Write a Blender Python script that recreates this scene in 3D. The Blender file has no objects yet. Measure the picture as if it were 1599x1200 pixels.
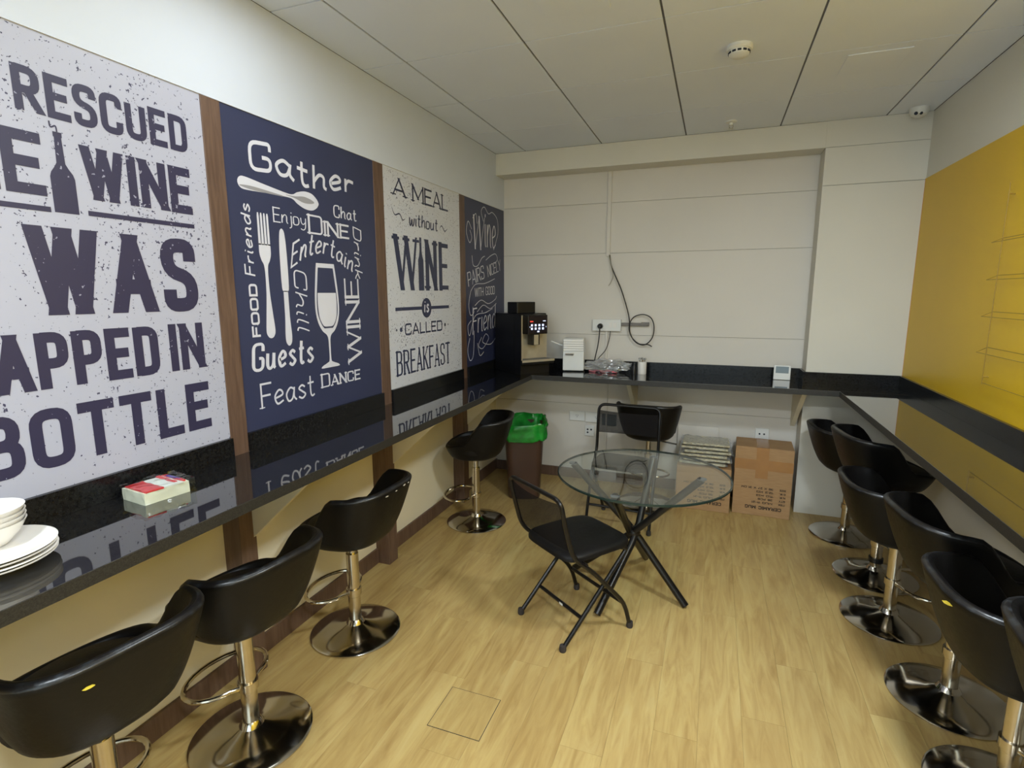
import bpy, bmesh, math, random
from mathutils import Vector, Matrix, Euler, noise as mnoise
random.seed(7)
PI = math.pi
SC = bpy.context.scene
COL = SC.collection

# ------------------------------------------------------------------ camera, world, lights, exposure
W, H, D, REC = 2.9015, 2.679, 4.031, 4.213      # room width, ceiling, pier plane, recessed back wall plane
HC, TC, HB = 0.96, 0.036, 0.076                  # counter top height, thickness, backsplash height
REAR = -2.4
cam_d = bpy.data.cameras.new('camera'); cam = bpy.data.objects.new('camera', cam_d); COL.objects.link(cam)
cam_d.sensor_width = 36.0; cam_d.lens = 840.53 / 1599 * 36.0; cam_d.clip_start = 0.02
yaw, pitch, roll = -0.3588, -0.1668, -0.0023
f_ = Vector((math.sin(yaw) * math.cos(pitch), math.cos(yaw) * math.cos(pitch), math.sin(pitch)))
r_ = Vector((math.cos(yaw), -math.sin(yaw), 0)); u_ = r_.cross(f_)
cr, sr = math.cos(roll), math.sin(roll)
r2, u2 = cr * r_ + sr * u_, -sr * r_ + cr * u_
cam.matrix_world = Matrix(((r2.x, u2.x, -f_.x, 1.7151), (r2.y, u2.y, -f_.y, -0.1803), (r2.z, u2.z, -f_.z, 1.5807), (0, 0, 0, 1)))
SC.camera = cam
SC.view_settings.view_transform = 'Standard'; SC.view_settings.look = 'None'
SC.view_settings.gamma = 1.0; SC.view_settings.use_curve_mapping = False
SC.view_settings.exposure = 0.50
world = bpy.data.worlds.new('world'); SC.world = world; world.use_nodes = True
world.node_tree.nodes['Background'].inputs[0].default_value = (0.80, 0.90, 1, 1)
world.node_tree.nodes['Background'].inputs[1].default_value = 2.0

# ceiling light panels, the last two unseen and added for brightness: (x, y, watts, strength seen)
PANELS = [(0.553, 1.376, 2.6, 5.0), (2.353, 1.376, 30.0, 5.0), (0.553, -0.424, 24.0, 4.0), (2.353, -0.424, 34.0, 4.0)]
LIGHT_COL = (0.82, 0.92, 1.0)
for i, (x, y, w, s) in enumerate(PANELS):
    ld = bpy.data.lights.new('panel_light', 'AREA'); ld.shape = 'SQUARE'; ld.size = 0.28; ld.energy = w; ld.color = LIGHT_COL
    lo = bpy.data.objects.new('panel_light', ld); COL.objects.link(lo); lo.location = (x, y, H - 0.035)

# ------------------------------------------------------------------ material helpers
def lin(c):
    return tuple(((v / 255) / 12.92 if v / 255 <= 0.04045 else ((v / 255 + 0.055) / 1.055) ** 2.4) for v in c) + (1,)
class NT:
    def __init__(s, name):
        s.m = bpy.data.materials.new(name); s.m.use_nodes = True; s.t = s.m.node_tree; s.n = s.t.nodes; s.b = s.n['Principled BSDF']
    def add(s, typ, **kw):
        n = s.n.new(typ)
        for k, v in kw.items():
            if k.startswith('i_'):
                n.inputs[k[2:].replace('_', ' ')].default_value = v
            else: setattr(n, k, v)
        return n
    def link(s, a, b): s.t.links.new(a, b)
    def coords(s, scale=(1, 1, 1), kind='Object'):
        tc = s.add('ShaderNodeTexCoord'); mp = s.add('ShaderNodeMapping'); mp.inputs['Scale'].default_value = scale
        s.link(tc.outputs[kind], mp.inputs[0]); return mp.outputs[0]
    def noise(s, vec, scale, detail=3, rough=.5, dist=0):
        n = s.add('ShaderNodeTexNoise'); n.inputs['Scale'].default_value = scale; n.inputs['Detail'].default_value = detail
        n.inputs['Roughness'].default_value = rough; n.inputs['Distortion'].default_value = dist
        s.link(vec, n.inputs['Vector']); return n.outputs['Fac']
    def ramp(s, fac, stops):
        r = s.add('ShaderNodeValToRGB'); e = r.color_ramp.elements
        while len(e) < len(stops): e.new(0.5)
        for el, (p, c) in zip(e, stops): el.position = p; el.color = c
        s.link(fac, r.inputs[0]); return r.outputs[0]
    def mix(s, fac, a, b, mode='MIX'):
        m = s.add('ShaderNodeMix', data_type='RGBA', blend_type=mode)
        for v, i in ((fac, 0), (a, 6), (b, 7)):
            if hasattr(v, 'links'): s.link(v, m.inputs[i])
            else: m.inputs[i].default_value = v
        return m.outputs[2]
    def bump(s, h, strength=.2, dist=.002):
        b = s.add('ShaderNodeBump'); b.inputs['Strength'].default_value = strength; b.inputs['Distance'].default_value = dist
        s.link(h, b.inputs['Height']); s.link(b.outputs[0], s.b.inputs['Normal'])
    def color(s, c):
        if hasattr(c, 'links'): s.link(c, s.b.inputs['Base Color'])
        else: s.b.inputs['Base Color'].default_value = c
    def set(s, **kw):
        for k, v in kw.items(): s.b.inputs[k.replace('_', ' ')].default_value = v
def simple(name, rgb, rough=.5, metal=0., var=.06, vs=6., bump=0., bs=200., coat=0.):
    t = NT(name); c = lin(rgb)
    if var:
        n = t.noise(t.coords(), vs, 4)
        lo = tuple(v * (1 - var) for v in c[:3]) + (1,); hi = tuple(min(1, v * (1 + var)) for v in c[:3]) + (1,)
        t.color(t.ramp(n, [(0.3, lo), (0.7, hi)]))
    else: t.color(c)
    t.set(Roughness=rough, Metallic=metal)
    if coat: t.b.inputs['Coat Weight'].default_value = coat
    if bump: t.bump(t.noise(t.coords(), bs, 2), bump)
    return t.m

M = {}
M['wall'] = simple('wall_paint', (206, 212, 223), .55, var=.02, vs=2, bump=.05, bs=90)
M['wall_warm'] = simple('wall_paint_warm', (216, 212, 200), .55, var=.02, vs=2, bump=.05, bs=90)
M['wall_low'] = simple('wall_paint_bounce', (230, 220, 192), .5, var=.03, vs=2, bump=.05, bs=90)  # cream, warmed to carry the tan floor bounce below the counter
M['panel'] = simple('painted_board', (212, 206, 196), .5, var=.02, vs=2, bump=.04, bs=80)
M['gap'] = simple('joint_shadow', (120, 118, 112), .8, var=0)
M['floor_joint'] = simple('floor_joint', (128, 104, 70), .8, var=0)
M['ceil_gap'] = simple('grid_gap_shade', (104, 104, 110), .6, var=.1, vs=5)  # dark grey backing stands in for shadow in the tile gaps
M['yellow'] = simple('yellow_paint', (220, 178, 10), .4, var=.04, vs=1.5, bump=.04, bs=80)
M['orange_edge'] = simple('panel_edge', (214, 120, 30), .5, var=.0)
M['brown_wood'] = None
M['black_vinyl'] = None
M['chrome'] = simple('chrome', (200, 196, 190), .12, 1., var=.04, vs=12)
M['chrome_dull'] = simple('chrome_tube', (205, 196, 180), .16, 1., var=.06, vs=20)
M['black_metal'] = simple('black_tube', (26, 24, 24), .28, .3, var=.3, vs=40)
M['rubber'] = simple('rubber_foot', (52, 46, 44), .8)
M['black_plastic'] = simple('black_plastic', (20, 20, 22), .35, var=.1)
M['grey_plastic'] = simple('grey_plastic', (96, 98, 100), .5)
M['white_plastic'] = simple('white_plastic', (222, 222, 218), .35, var=.03)
M['porcelain'] = simple('porcelain', (232, 228, 222), .18, var=.02)
M['steel'] = simple('brushed_steel', (214, 204, 180), .35, .55, var=.05, vs=30)
M['navy'] = simple('navy_board', (50, 55, 84), .42, var=.05, vs=3)
M['print_white'] = simple('print_white', (214, 214, 224), .45, var=.03)
M['print_grey'] = simple('print_grey', (150, 148, 152), .45, var=.03)
M['bin_brown'] = simple('bin_brown', (70, 48, 38), .45, var=.1)
M['bin_green'] = simple('bin_liner_green', (26, 132, 44), .25, var=.35, vs=18, bump=.5, bs=40)
M['cable'] = simple('cable_black', (40, 38, 36), .6)
M['cable_grey'] = simple('cable_grey', (150, 146, 130), .6)
M['wire'] = simple('wire_brown', (150, 120, 44), .5, .2)
M['foam'] = simple('foam_yellow', (214, 190, 60), .9)
M['chip'] = simple('chipped_lining', (170, 160, 140), .9)
M['hole'] = simple('socket_hole', (30, 36, 50), .6, var=0)
M['lcd'] = simple('lcd_grey', (110, 124, 130), .3)
M['bracket_grey'] = simple('bracket_grey', (118, 112, 106), .5)
M['box_print'] = simple('box_print', (52, 40, 30), .8)
M['red_print'] = simple('red_print', (206, 52, 58), .3, var=.15, vs=60)
M['blue_print'] = simple('blue_print', (80, 70, 160), .3)
M['paper'] = simple('paper_white', (226, 222, 204), .7, bump=.3, bs=300)
M['pink'] = simple('pink_sachet', (214, 110, 120), .4, var=.3, vs=60)

def m_wood(name, a, b, rough=.45):
    t = NT(name); v = t.coords((14, 14, 1.2)); n = t.noise(v, 4, 6, .6, .6)
    t.color(t.ramp(n, [(0.3, lin(a)), (0.7, lin(b))])); t.set(Roughness=rough); t.bump(n, .15, .001); return t.m
M['brown_wood'] = m_wood('brown_wood', (84, 62, 50), (112, 88, 72))
def m_floor():
    t = NT('oak_plank'); tc = t.add('ShaderNodeTexCoord'); oi = t.add('ShaderNodeObjectInfo')
    mp = t.add('ShaderNodeMapping'); mp.inputs['Scale'].default_value = (9, 1.1, 1); t.link(tc.outputs['Object'], mp.inputs[0])
    off = t.add('ShaderNodeVectorMath', operation='SCALE'); cv = t.add('ShaderNodeCombineXYZ')
    for i in range(3): t.link(oi.outputs['Random'], cv.inputs[i])
    t.link(cv.outputs[0], off.inputs[0]); off.inputs['Scale'].default_value = 37.0
    ad = t.add('ShaderNodeVectorMath', operation='ADD'); t.link(mp.outputs[0], ad.inputs[0]); t.link(off.outputs[0], ad.inputs[1])
    n = t.noise(ad.outputs[0], 2.6, 7, .62, 1.2)
    n2 = t.noise(ad.outputs[0], .9, 3, .5, .5)
    c1 = t.ramp(n, [(0.26, lin((168, 140, 88))), (0.42, lin((184, 158, 104))), (0.55, lin((194, 170, 114))), (0.75, lin((202, 182, 128)))])
    c2 = t.ramp(n2, [(0.3, lin((196, 164, 110))), (0.7, lin((255, 250, 226)))])
    c = t.mix(0.35, c1, c2, 'MULTIPLY')
    tone = t.ramp(oi.outputs['Random'], [(0, lin((240, 237, 231))), (0.5, lin((244, 240, 234))), (1, lin((255, 255, 255)))])
    t.color(t.mix(0.8, c, tone, 'MULTIPLY')); t.set(Roughness=.36); t.bump(n, .05, .001); return t.m
M['floor'] = m_floor()
def m_tile():
    t = NT('ceiling_tile'); n = t.noise(t.coords(), 160, 2); c = t.noise(t.coords(), 1.3, 2)
    t.color(t.ramp(c, [(0.3, lin((224, 230, 242))), (0.7, lin((231, 237, 248)))])); t.set(Roughness=.85); t.bump(n, .12, .001); return t.m
M['tile'] = m_tile()
def m_granite(coat=.6, nm='black_granite', rg=.035):
    t = NT(nm); v = t.coords(); n = t.noise(v, 420, 2, .7); n2 = t.noise(v, 90, 3, .7)
    c = t.mix(t.ramp(n2, [(0.4, (0, 0, 0, 1)), (.75, (1, 1, 1, 1))]), lin((15, 15, 17)), lin((34, 34, 34)))
    sp = t.ramp(n, [(0.62, (0, 0, 0, 1)), (0.74, (1, 1, 1, 1))])
    t.color(t.mix(sp, c, lin((84, 84, 80)))); t.set(Roughness=rg, IOR=1.3 + coat * .5); t.b.inputs['Coat Weight'].default_value = coat
    t.b.inputs['Coat Roughness'].default_value = .02; return t.m
M['granite'] = m_granite(); M['granite_upstand'] = m_granite(0, 'granite_upstand', .2)
def m_granite_edge():
    t = NT('granite_sawn_edge'); v = t.coords(); n = t.noise(v, 300, 3, .7)
    t.color(t.ramp(n, [(0.35, lin((20, 20, 19))), (.7, lin((56, 53, 48)))])); t.set(Roughness=.5); return t.m
M['granite_edge'] = m_granite_edge()
def m_vinyl(name, rgb, rough):
    t = NT(name); v = t.coords(); n = t.noise(v, 9, 5, .6); w = t.noise(v, 60, 4, .7)
    t.color(t.ramp(n, [(0.3, lin(tuple(x * .8 for x in rgb))), (0.75, lin(rgb))])); 
    rr = t.add('ShaderNodeMapRange'); rr.inputs['To Min'].default_value = rough - .08; rr.inputs['To Max'].default_value = rough + .14
    t.link(w, rr.inputs[0]); t.link(rr.outputs[0], t.b.inputs['Roughness']); t.bump(w, .25, .002); t.set(Specular_IOR_Level=.25); return t.m
M['black_vinyl'] = m_vinyl('black_leatherette', (15, 13, 12), .42)
M['seat_vinyl'] = m_vinyl('seat_leatherette', (20, 18, 18), .48)
def m_worn_highlight():  # wear flecks, plus the rim's highlight painted as lighter grey
    t = NT('worn_rim_highlight'); v = t.coords(); n = t.noise(v, 30, 5, .7)
    t.color(t.ramp(n, [(0.5, lin((22, 20, 20))), (0.78, lin((56, 60, 64)))])); t.set(Roughness=.33); t.bump(n, .3, .002); return t.m
M['worn_highlight'] = m_worn_highlight()
def m_distress(name, base, speck, lo, hi, scale=70):
    t = NT(name); v = t.coords((1, 1, 1)); n = t.noise(v, scale, 2, .6); big = t.noise(v, 3.2, 4, .6)
    a = t.add('ShaderNodeMath', operation='MULTIPLY_ADD'); t.link(big, a.inputs[0]); a.inputs[1].default_value = .28; a.inputs[2].default_value = 0
    s = t.add('ShaderNodeMath', operation='ADD'); t.link(n, s.inputs[0]); t.link(a.outputs[0], s.inputs[1])
    f = t.ramp(s.outputs[0], [(lo, (0, 0, 0, 1)), (hi, (1, 1, 1, 1))])
    t.color(t.mix(f, lin(base), lin(speck))); t.set(Roughness=.42); return t.m
M['board_white'] = m_distress('distressed_white_board', (178, 179, 195), (60, 58, 84), .80, .815, 105)
M['ink_dark'] = m_distress('dark_ink', (50, 47, 74), (150, 150, 170), .84, .86)
M['board_white2'] = m_distress('distressed_white_board_fine', (208, 210, 218), (70, 72, 96), .79, .83, 110)
M['ink_blue'] = m_distress('blue_ink', (46, 52, 82), (150, 150, 170), .86, .88)
def m_card():
    t = NT('cardboard'); n = t.noise(t.coords((1, 1, 12)), 14, 3); 
    t.color(t.ramp(n, [(0.3, lin((158, 122, 82))), (0.7, lin((172, 136, 94)))])); t.set(Roughness=.75); return t.m
M['card'] = m_card()
M['tape'] = simple('brown_tape', (160, 114, 66), .18, var=.08, vs=12)
def m_thin(name, tint, gloss_ior=1.5, rough=.01, opac=0.):
    t = NT(name); t.n.remove(t.b); out = [n for n in t.n if n.type == 'OUTPUT_MATERIAL'][0]
    tr = t.add('ShaderNodeBsdfTransparent'); tr.inputs[0].default_value = tint
    gl = t.add('ShaderNodeBsdfGlossy'); gl.inputs['Roughness'].default_value = rough
    fr = t.add('ShaderNodeFresnel'); gm = t.add('ShaderNodeNewGeometry'); mr = t.add('ShaderNodeMapRange')
    mr.inputs['To Min'].default_value = gloss_ior; mr.inputs['To Max'].default_value = 1 / gloss_ior
    t.link(gm.outputs['Backfacing'], mr.inputs[0]); t.link(mr.outputs[0], fr.inputs['IOR'])
    mx = t.add('ShaderNodeMixShader'); t.link(fr.outputs[0], mx.inputs[0]); t.link(tr.outputs[0], mx.inputs[1]); t.link(gl.outputs[0], mx.inputs[2])
    last = mx
    if opac:
        df = t.add('ShaderNodeBsdfDiffuse'); df.inputs[0].default_value = (.8, .82, .82, 1)
        m2 = t.add('ShaderNodeMixShader'); m2.inputs[0].default_value = opac
        t.link(mx.outputs[0], m2.inputs[1]); t.link(df.outputs[0], m2.inputs[2]); last = m2
    t.link(last.outputs[0], out.inputs[0]); return t.m
M['glass'] = m_thin('table_glass', (.93, .965, .945, 1), 1.5)
M['glass_edge'] = simple('glass_edge', (30, 44, 40), .15, var=.1)
M['film'] = m_thin('clear_film', (.96, .96, .96, 1), 2.3, .12, .2)
def m_mesh_fabric():
    t = NT('black_mesh_fabric'); t.n.remove(t.b); out = [n for n in t.n if n.type == 'OUTPUT_MATERIAL'][0]
    tr = t.add('ShaderNodeBsdfTransparent'); df = t.add('ShaderNodeBsdfDiffuse'); df.inputs[0].default_value = lin((34, 32, 32))
    mx = t.add('ShaderNodeMixShader')
    v = t.coords((1, 1, 1)); w = t.noise(v, 900, 0); r = t.ramp(w, [(.46, (.68, .68, .68, 1)), (.54, (.96, .96, .96, 1))])
    t.link(r, mx.inputs[0]); t.link(tr.outputs[0], mx.inputs[1]); t.link(df.outputs[0], mx.inputs[2]); t.link(mx.outputs[0], out.inputs[0]); return t.m
M['mesh_fabric'] = m_mesh_fabric()
def emis(name, c, s):
    t = NT(name); t.set(Roughness=.3); t.color(c); t.b.inputs['Emission Color'].default_value = c; t.b.inputs['Emission Strength'].default_value = s; return t.m
M['screen'] = emis('screen_dark', lin((14, 10, 16)), .6)
M['icon_w'] = emis('screen_icon_white', lin((190, 205, 240)), 1.3)
M['icon_r'] = emis('screen_icon_red', lin((200, 60, 50)), 1.0)
M['diffuser'] = emis('lamp_diffuser', (.93, .97, 1, 1), 2.5)

# ------------------------------------------------------------------ object helpers
def obj(name, bm, mat, parent=None, loc=None, smooth=None, bevel=0, seg=2):
    me = bpy.data.meshes.new(name)
    bmesh.ops.recalc_face_normals(bm, faces=bm.faces)
    bm.to_mesh(me); bm.free()
    for m in (mat if isinstance(mat, (list, tuple)) else [mat]): me.materials.append(m)
    if smooth is not None:
        me.set_sharp_from_angle(angle=smooth) if hasattr(me, 'set_sharp_from_angle') else None
        for p in me.polygons: p.use_smooth = True
    o = bpy.data.objects.new(name, me); COL.objects.link(o)
    if parent: o.parent = parent
    if loc: o.location = loc
    if bevel:
        b = o.modifiers.new('bevel', 'BEVEL'); b.width = bevel; b.segments = seg; b.limit_method = 'ANGLE'
    return o
def empty(name, loc=(0, 0, 0), rz=0.):
    o = bpy.data.objects.new(name, None); COL.objects.link(o); o.location = loc; o.rotation_euler.z = rz
    o.empty_display_size = .05; return o
def tag(o, label, cat, group=None, kind=None):
    o['label'] = label; o['category'] = cat
    if group: o['group'] = group
    if kind: o['kind'] = kind
    return o
def struct(o): o['kind'] = 'structure'; return o
def box(bm, x0, x1, y0, y1, z0, z1, mi=0, M4=None):
    vs = [bm.verts.new(v) for v in [(x0, y0, z0), (x1, y0, z0), (x1, y1, z0), (x0, y1, z0), (x0, y0, z1), (x1, y0, z1), (x1, y1, z1), (x0, y1, z1)]]
    if M4: 
        for v in vs: v.co = M4 @ v.co
    for q in [(3, 2, 1, 0), (4, 5, 6, 7), (0, 1, 5, 4), (1, 2, 6, 5), (2, 3, 7, 6), (3, 0, 4, 7)]:
        f = bm.faces.new([vs[i] for i in q]); f.material_index = mi
    return vs
def BX(*a, **k): bm = bmesh.new(); box(bm, *a, **k); return bm
def lathe(bm, prof, n=32, c=(0, 0, 0), mi=0, sx=1, sy=1):
    rings = []
    for r, z in prof:
        if r < 1e-6: rings.append([bm.verts.new((c[0], c[1], c[2] + z))])
        else: rings.append([bm.verts.new((c[0] + sx * r * math.cos(2 * PI * i / n), c[1] + sy * r * math.sin(2 * PI * i / n), c[2] + z)) for i in range(n)])
    for a, b in zip(rings, rings[1:]):
        for i in range(n):
            j = (i + 1) % n
            if len(a) == 1 and len(b) == 1: continue
            if len(a) == 1: f = bm.faces.new((a[0], b[i], b[j]))
            elif len(b) == 1: f = bm.faces.new((a[i], a[j], b[0]))
            else: f = bm.faces.new((a[i], a[j], b[j], b[i]))
            f.material_index = mi
def crom(pts, n=6, closed=False):
    out = []; P = [Vector(p) for p in pts]; L = len(P)
    rng = range(L if closed else L - 1)
    for i in rng:
        if closed: p0, p1, p2, p3 = P[i - 1], P[i], P[(i + 1) % L], P[(i + 2) % L]
        else: p0, p1, p2, p3 = P[max(i - 1, 0)], P[i], P[i + 1], P[min(i + 2, L - 1)]
        for k in range(n):
            t = k / n
            out.append(.5 * ((2 * p1) + (p2 - p0) * t + (2 * p0 - 5 * p1 + 4 * p2 - p3) * t * t + (3 * p1 - p0 - 3 * p2 + p3) * t ** 3))
    if not closed: out.append(P[-1])
    return out
def rounded(pts, r, n=5, closed=False):
    P = [Vector(p) for p in pts]; L = len(P); out = []
    for i in range(L):
        if not closed and i in (0, L - 1): out.append(P[i]); continue
        a, b, c = P[i - 1], P[i], P[(i + 1) % L]
        d1, d2 = (a - b), (c - b); l1, l2 = d1.length, d2.length
        rr = min(r, l1 * .5, l2 * .5)
        if rr < 1e-5: out.append(b); continue
        s, e = b + d1 / l1 * rr, b + d2 / l2 * rr
        for k in range(n + 1):
            t = k / n; out.append(s * (1 - t) ** 2 + b * 2 * t * (1 - t) + e * t * t)
    return out
def tube(bm, pts, r, n=8, closed=False, mi=0, caps=True):
    P = [Vector(p) for p in pts]; L = len(P); rings = []; nrm = None
    rad = r if callable(r) else (lambda t: r)
    for i in range(L):
        if closed: t = (P[(i + 1) % L] - P[i - 1])
        else: t = P[min(i + 1, L - 1)] - P[max(i - 1, 0)]
        t.normalize()
        if nrm is None:
            nrm = t.cross(Vector((0, 0, 1)))
            if nrm.length < .1: nrm = t.cross(Vector((1, 0, 0)))
            nrm.normalize()
        nrm = (nrm - t * nrm.dot(t)).normalized(); b = t.cross(nrm); rr = rad(i / max(L - 1, 1))
        rings.append([bm.verts.new(P[i] + rr * (math.cos(2 * PI * k / n) * nrm + math.sin(2 * PI * k / n) * b)) for k in range(n)])
    pairs = list(zip(rings, rings[1:])) + ([(rings[-1], rings[0])] if closed else [])
    for a, b in pairs:
        for k in range(n):
            bm.faces.new((a[k], a[(k + 1) % n], b[(k + 1) % n], b[k])).material_index = mi
    if caps and not closed:
        bm.faces.new(rings[0][::-1]).material_index = mi; bm.faces.new(rings[-1]).material_index = mi
def TB(*a, **k): bm = bmesh.new(); tube(bm, *a, **k); return bm
S30 = math.radians(35)

# ------------------------------------------------------------------ THE SETTING
# floor: slab + oak planks running away from the door
fl = struct(obj('floor', BX(-.2, W + .2, REAR - .1, REC + .1, -.08, -.004), M['floor_joint']))
pw = 0.1525; cols = []; x = -.09; ci = 0
pm = {}
while x < W:
    w = min(pw, W - x); y = REAR - [0, .55, .25, .85, .4, .7][ci % 6] * 1.22
    while y < REC:
        y0, y1 = max(y, REAR), min(y + 1.22, REC)
        if y1 - y0 > .02:
            key = (round(w, 3), round(y1 - y0, 3))
            if key not in pm:
                bm = BX(.0003, w - .0003, .0003, y1 - y0 - .0003, -.003, 0); me = bpy.data.meshes.new('plank'); 
                bmesh.ops.recalc_face_normals(bm, faces=bm.faces); bm.to_mesh(me); bm.free(); me.materials.append(M['floor']); pm[key] = me
            o = bpy.data.objects.new('plank', pm[key]); COL.objects.link(o); o.parent = fl; o.location = (x, y0, 0)
        y += 1.22
    x += pw; ci += 1

# ceiling: backing with the grid gaps, tiles hung below it
gx, gy = 0.2527, D - 0.5552
cl = struct(obj('ceiling', BX(-.2, W + .2, REAR - .1, REC + .1, H + .006, H + .1), M['ceil_gap']))
xs = [0.0] + [gx + .6 * i for i in range(5)] + [W]
ys = [D]; y = gy
while y > REAR: ys.append(y); y -= .6
ys.append(REAR); ys = ys[::-1]
tm = {}
for i in range(len(xs) - 1):
    for j in range(len(ys) - 1):
        cx, cy = (xs[i] + xs[i + 1]) / 2, (ys[j] + ys[j + 1]) / 2
        if any(abs(cx - p[0]) < .05 and abs(cy - p[1]) < .05 for p in PANELS): continue
        w, d = xs[i + 1] - xs[i], ys[j + 1] - ys[j]; key = (round(w, 3), round(d, 3))
        if key not in tm:
            bm = BX(.0048, w - .0048, .0036, d - .0036, 0, .006); me = bpy.data.meshes.new('tile')
            bmesh.ops.recalc_face_normals(bm, faces=bm.faces); bm.to_mesh(me); bm.free(); me.materials.append(M['tile']); tm[key] = me
        o = bpy.data.objects.new('tile', tm[key]); COL.objects.link(o); o.parent = cl; o.location = (xs[i], ys[j], H)

# left wall (upper face furred out over the posters)
bm = BX(-.2, -.09, REAR, REC, 0, H); box(bm, -.09, 0, REAR, REC, 2.266, H)
box(bm, -.09, 0, REAR, .29, HC - .05, 2.266)
struct(obj('wall_left', bm, M['wall_low']))
bm = BX(0, .0008, REAR, REC, 2.266, H)
struct(obj('trim_5', bm, M['wall']))
# wooden uprights standing between the posters down to the floor
for i, (a, b) in enumerate([(.305, .384), (1.318, 1.398), (2.334, 2.423), (3.357, 3.44)]):
    struct(obj('trim_%d' % (i + 1), BX(-.09, .0, a, b, 0, 2.266), M['brown_wood'], bevel=.002))
# baseboards
struct(obj('baseboard_left', BX(-.09, -.076, REAR, REC, 0, .092), M['brown_wood'], bevel=.002))
struct(obj('baseboard_back', BX(-.076, 2.331, REC - .014, REC, 0, .085), M['brown_wood'], bevel=.002))
# back wall: recessed boards with fine joints
wb = struct(obj('wall_back', BX(-.2, W + .2, REC + .012, REC + .1, 0, H), M['gap']))
zz = [0, .655, 1.247, 1.895, 2.281, H]
for a, b in zip(zz, zz[1:]):
    obj('panel', BX(-.09, 2.34, REC, REC + .011, a + .0011, b - .0011), M['panel'], wb)
# header beam and pier
struct(obj('beam', BX(0, 2.331, D, REC - .001, 2.516, H), M['wall_warm'], bevel=.002))
pr = struct(obj('pillar', BX(2.3325, W, D + .006, REC - .001, 0, H), M['gap']))
for a, b in ((0, 2.276), (2.279, 2.5145), (2.517, H)):
    obj('panel', BX(2.331, W, D, D + .005, a, b), M['wall_warm'], pr)
obj('panel', BX(2.331, 2.3324, D + .005, REC - .001, 0, 2.516), M['wall_warm'], pr)
# right wall with its yellow field
wr = struct(obj('wall_right', BX(W, W + .1, REAR, REC, 0, H), M['wall_warm']))
obj('painted_panel', BX(W - .004, W, REAR, D - .006, HC + HB - .01, 2.282), M['yellow'], wr)
obj('panel_edge', BX(W - .0042, W, D - .006, D, HC + HB, 2.282), M['orange_edge'], wr)
# unseen rear wall; its glazing is added to let fill daylight in
bm = BX(-.2, W + .2, REAR - .1, REAR, 2.45, H); box(bm, -.2, .12, REAR - .1, REAR, 0, 2.45); box(bm, W - .12, W + .2, REAR - .1, REAR, 0, 2.45)
struct(obj('wall_rear', bm, M['wall']))
wn = bmesh.new()
for x0 in (.12, .78, 1.42, W - .16): box(wn, x0, x0 + .04, REAR - .07, REAR - .03, 0, 2.45)
box(wn, .12, W - .12, REAR - .07, REAR - .03, 0, .06); box(wn, .12, W - .12, REAR - .07, REAR - .03, 2.41, 2.45)
wn = struct(obj('added_window_1', wn, M['grey_plastic']))
for x0, x1 in ((.16, .78), (.82, 1.42), (1.46, W - .16)): obj('pane', BX(x0, x1, REAR - .053, REAR - .047, .06, 2.41), M['glass'], wn)

# light panels; the pair behind the camera is added fill
for i, (x, y, w, s) in enumerate(PANELS):
    t = empty('ceiling_light', (x, y, H))
    tag(t, ['square recessed ceiling light above the big white poster', 'square recessed ceiling light nearest the yellow wall',
            'added square fill light behind the camera by the posters', 'added square fill light farthest from the posters, behind the camera'][i], 'light', 'recessed ceiling lights')
    bm = bmesh.new()
    for a in (box(bm, -.295, .295, -.295, -.27, -.006, .005), box(bm, -.295, .295, .27, .295, -.006, .005), box(bm, -.295, -.27, -.27, .27, -.006, .005), box(bm, .27, .295, -.27, .27, -.006, .005)): pass
    obj('frame', bm, M['white_plastic'], t)
    obj('diffuser', BX(-.27, .27, -.27, .27, 0, .004), M['diffuser'], t)

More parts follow.
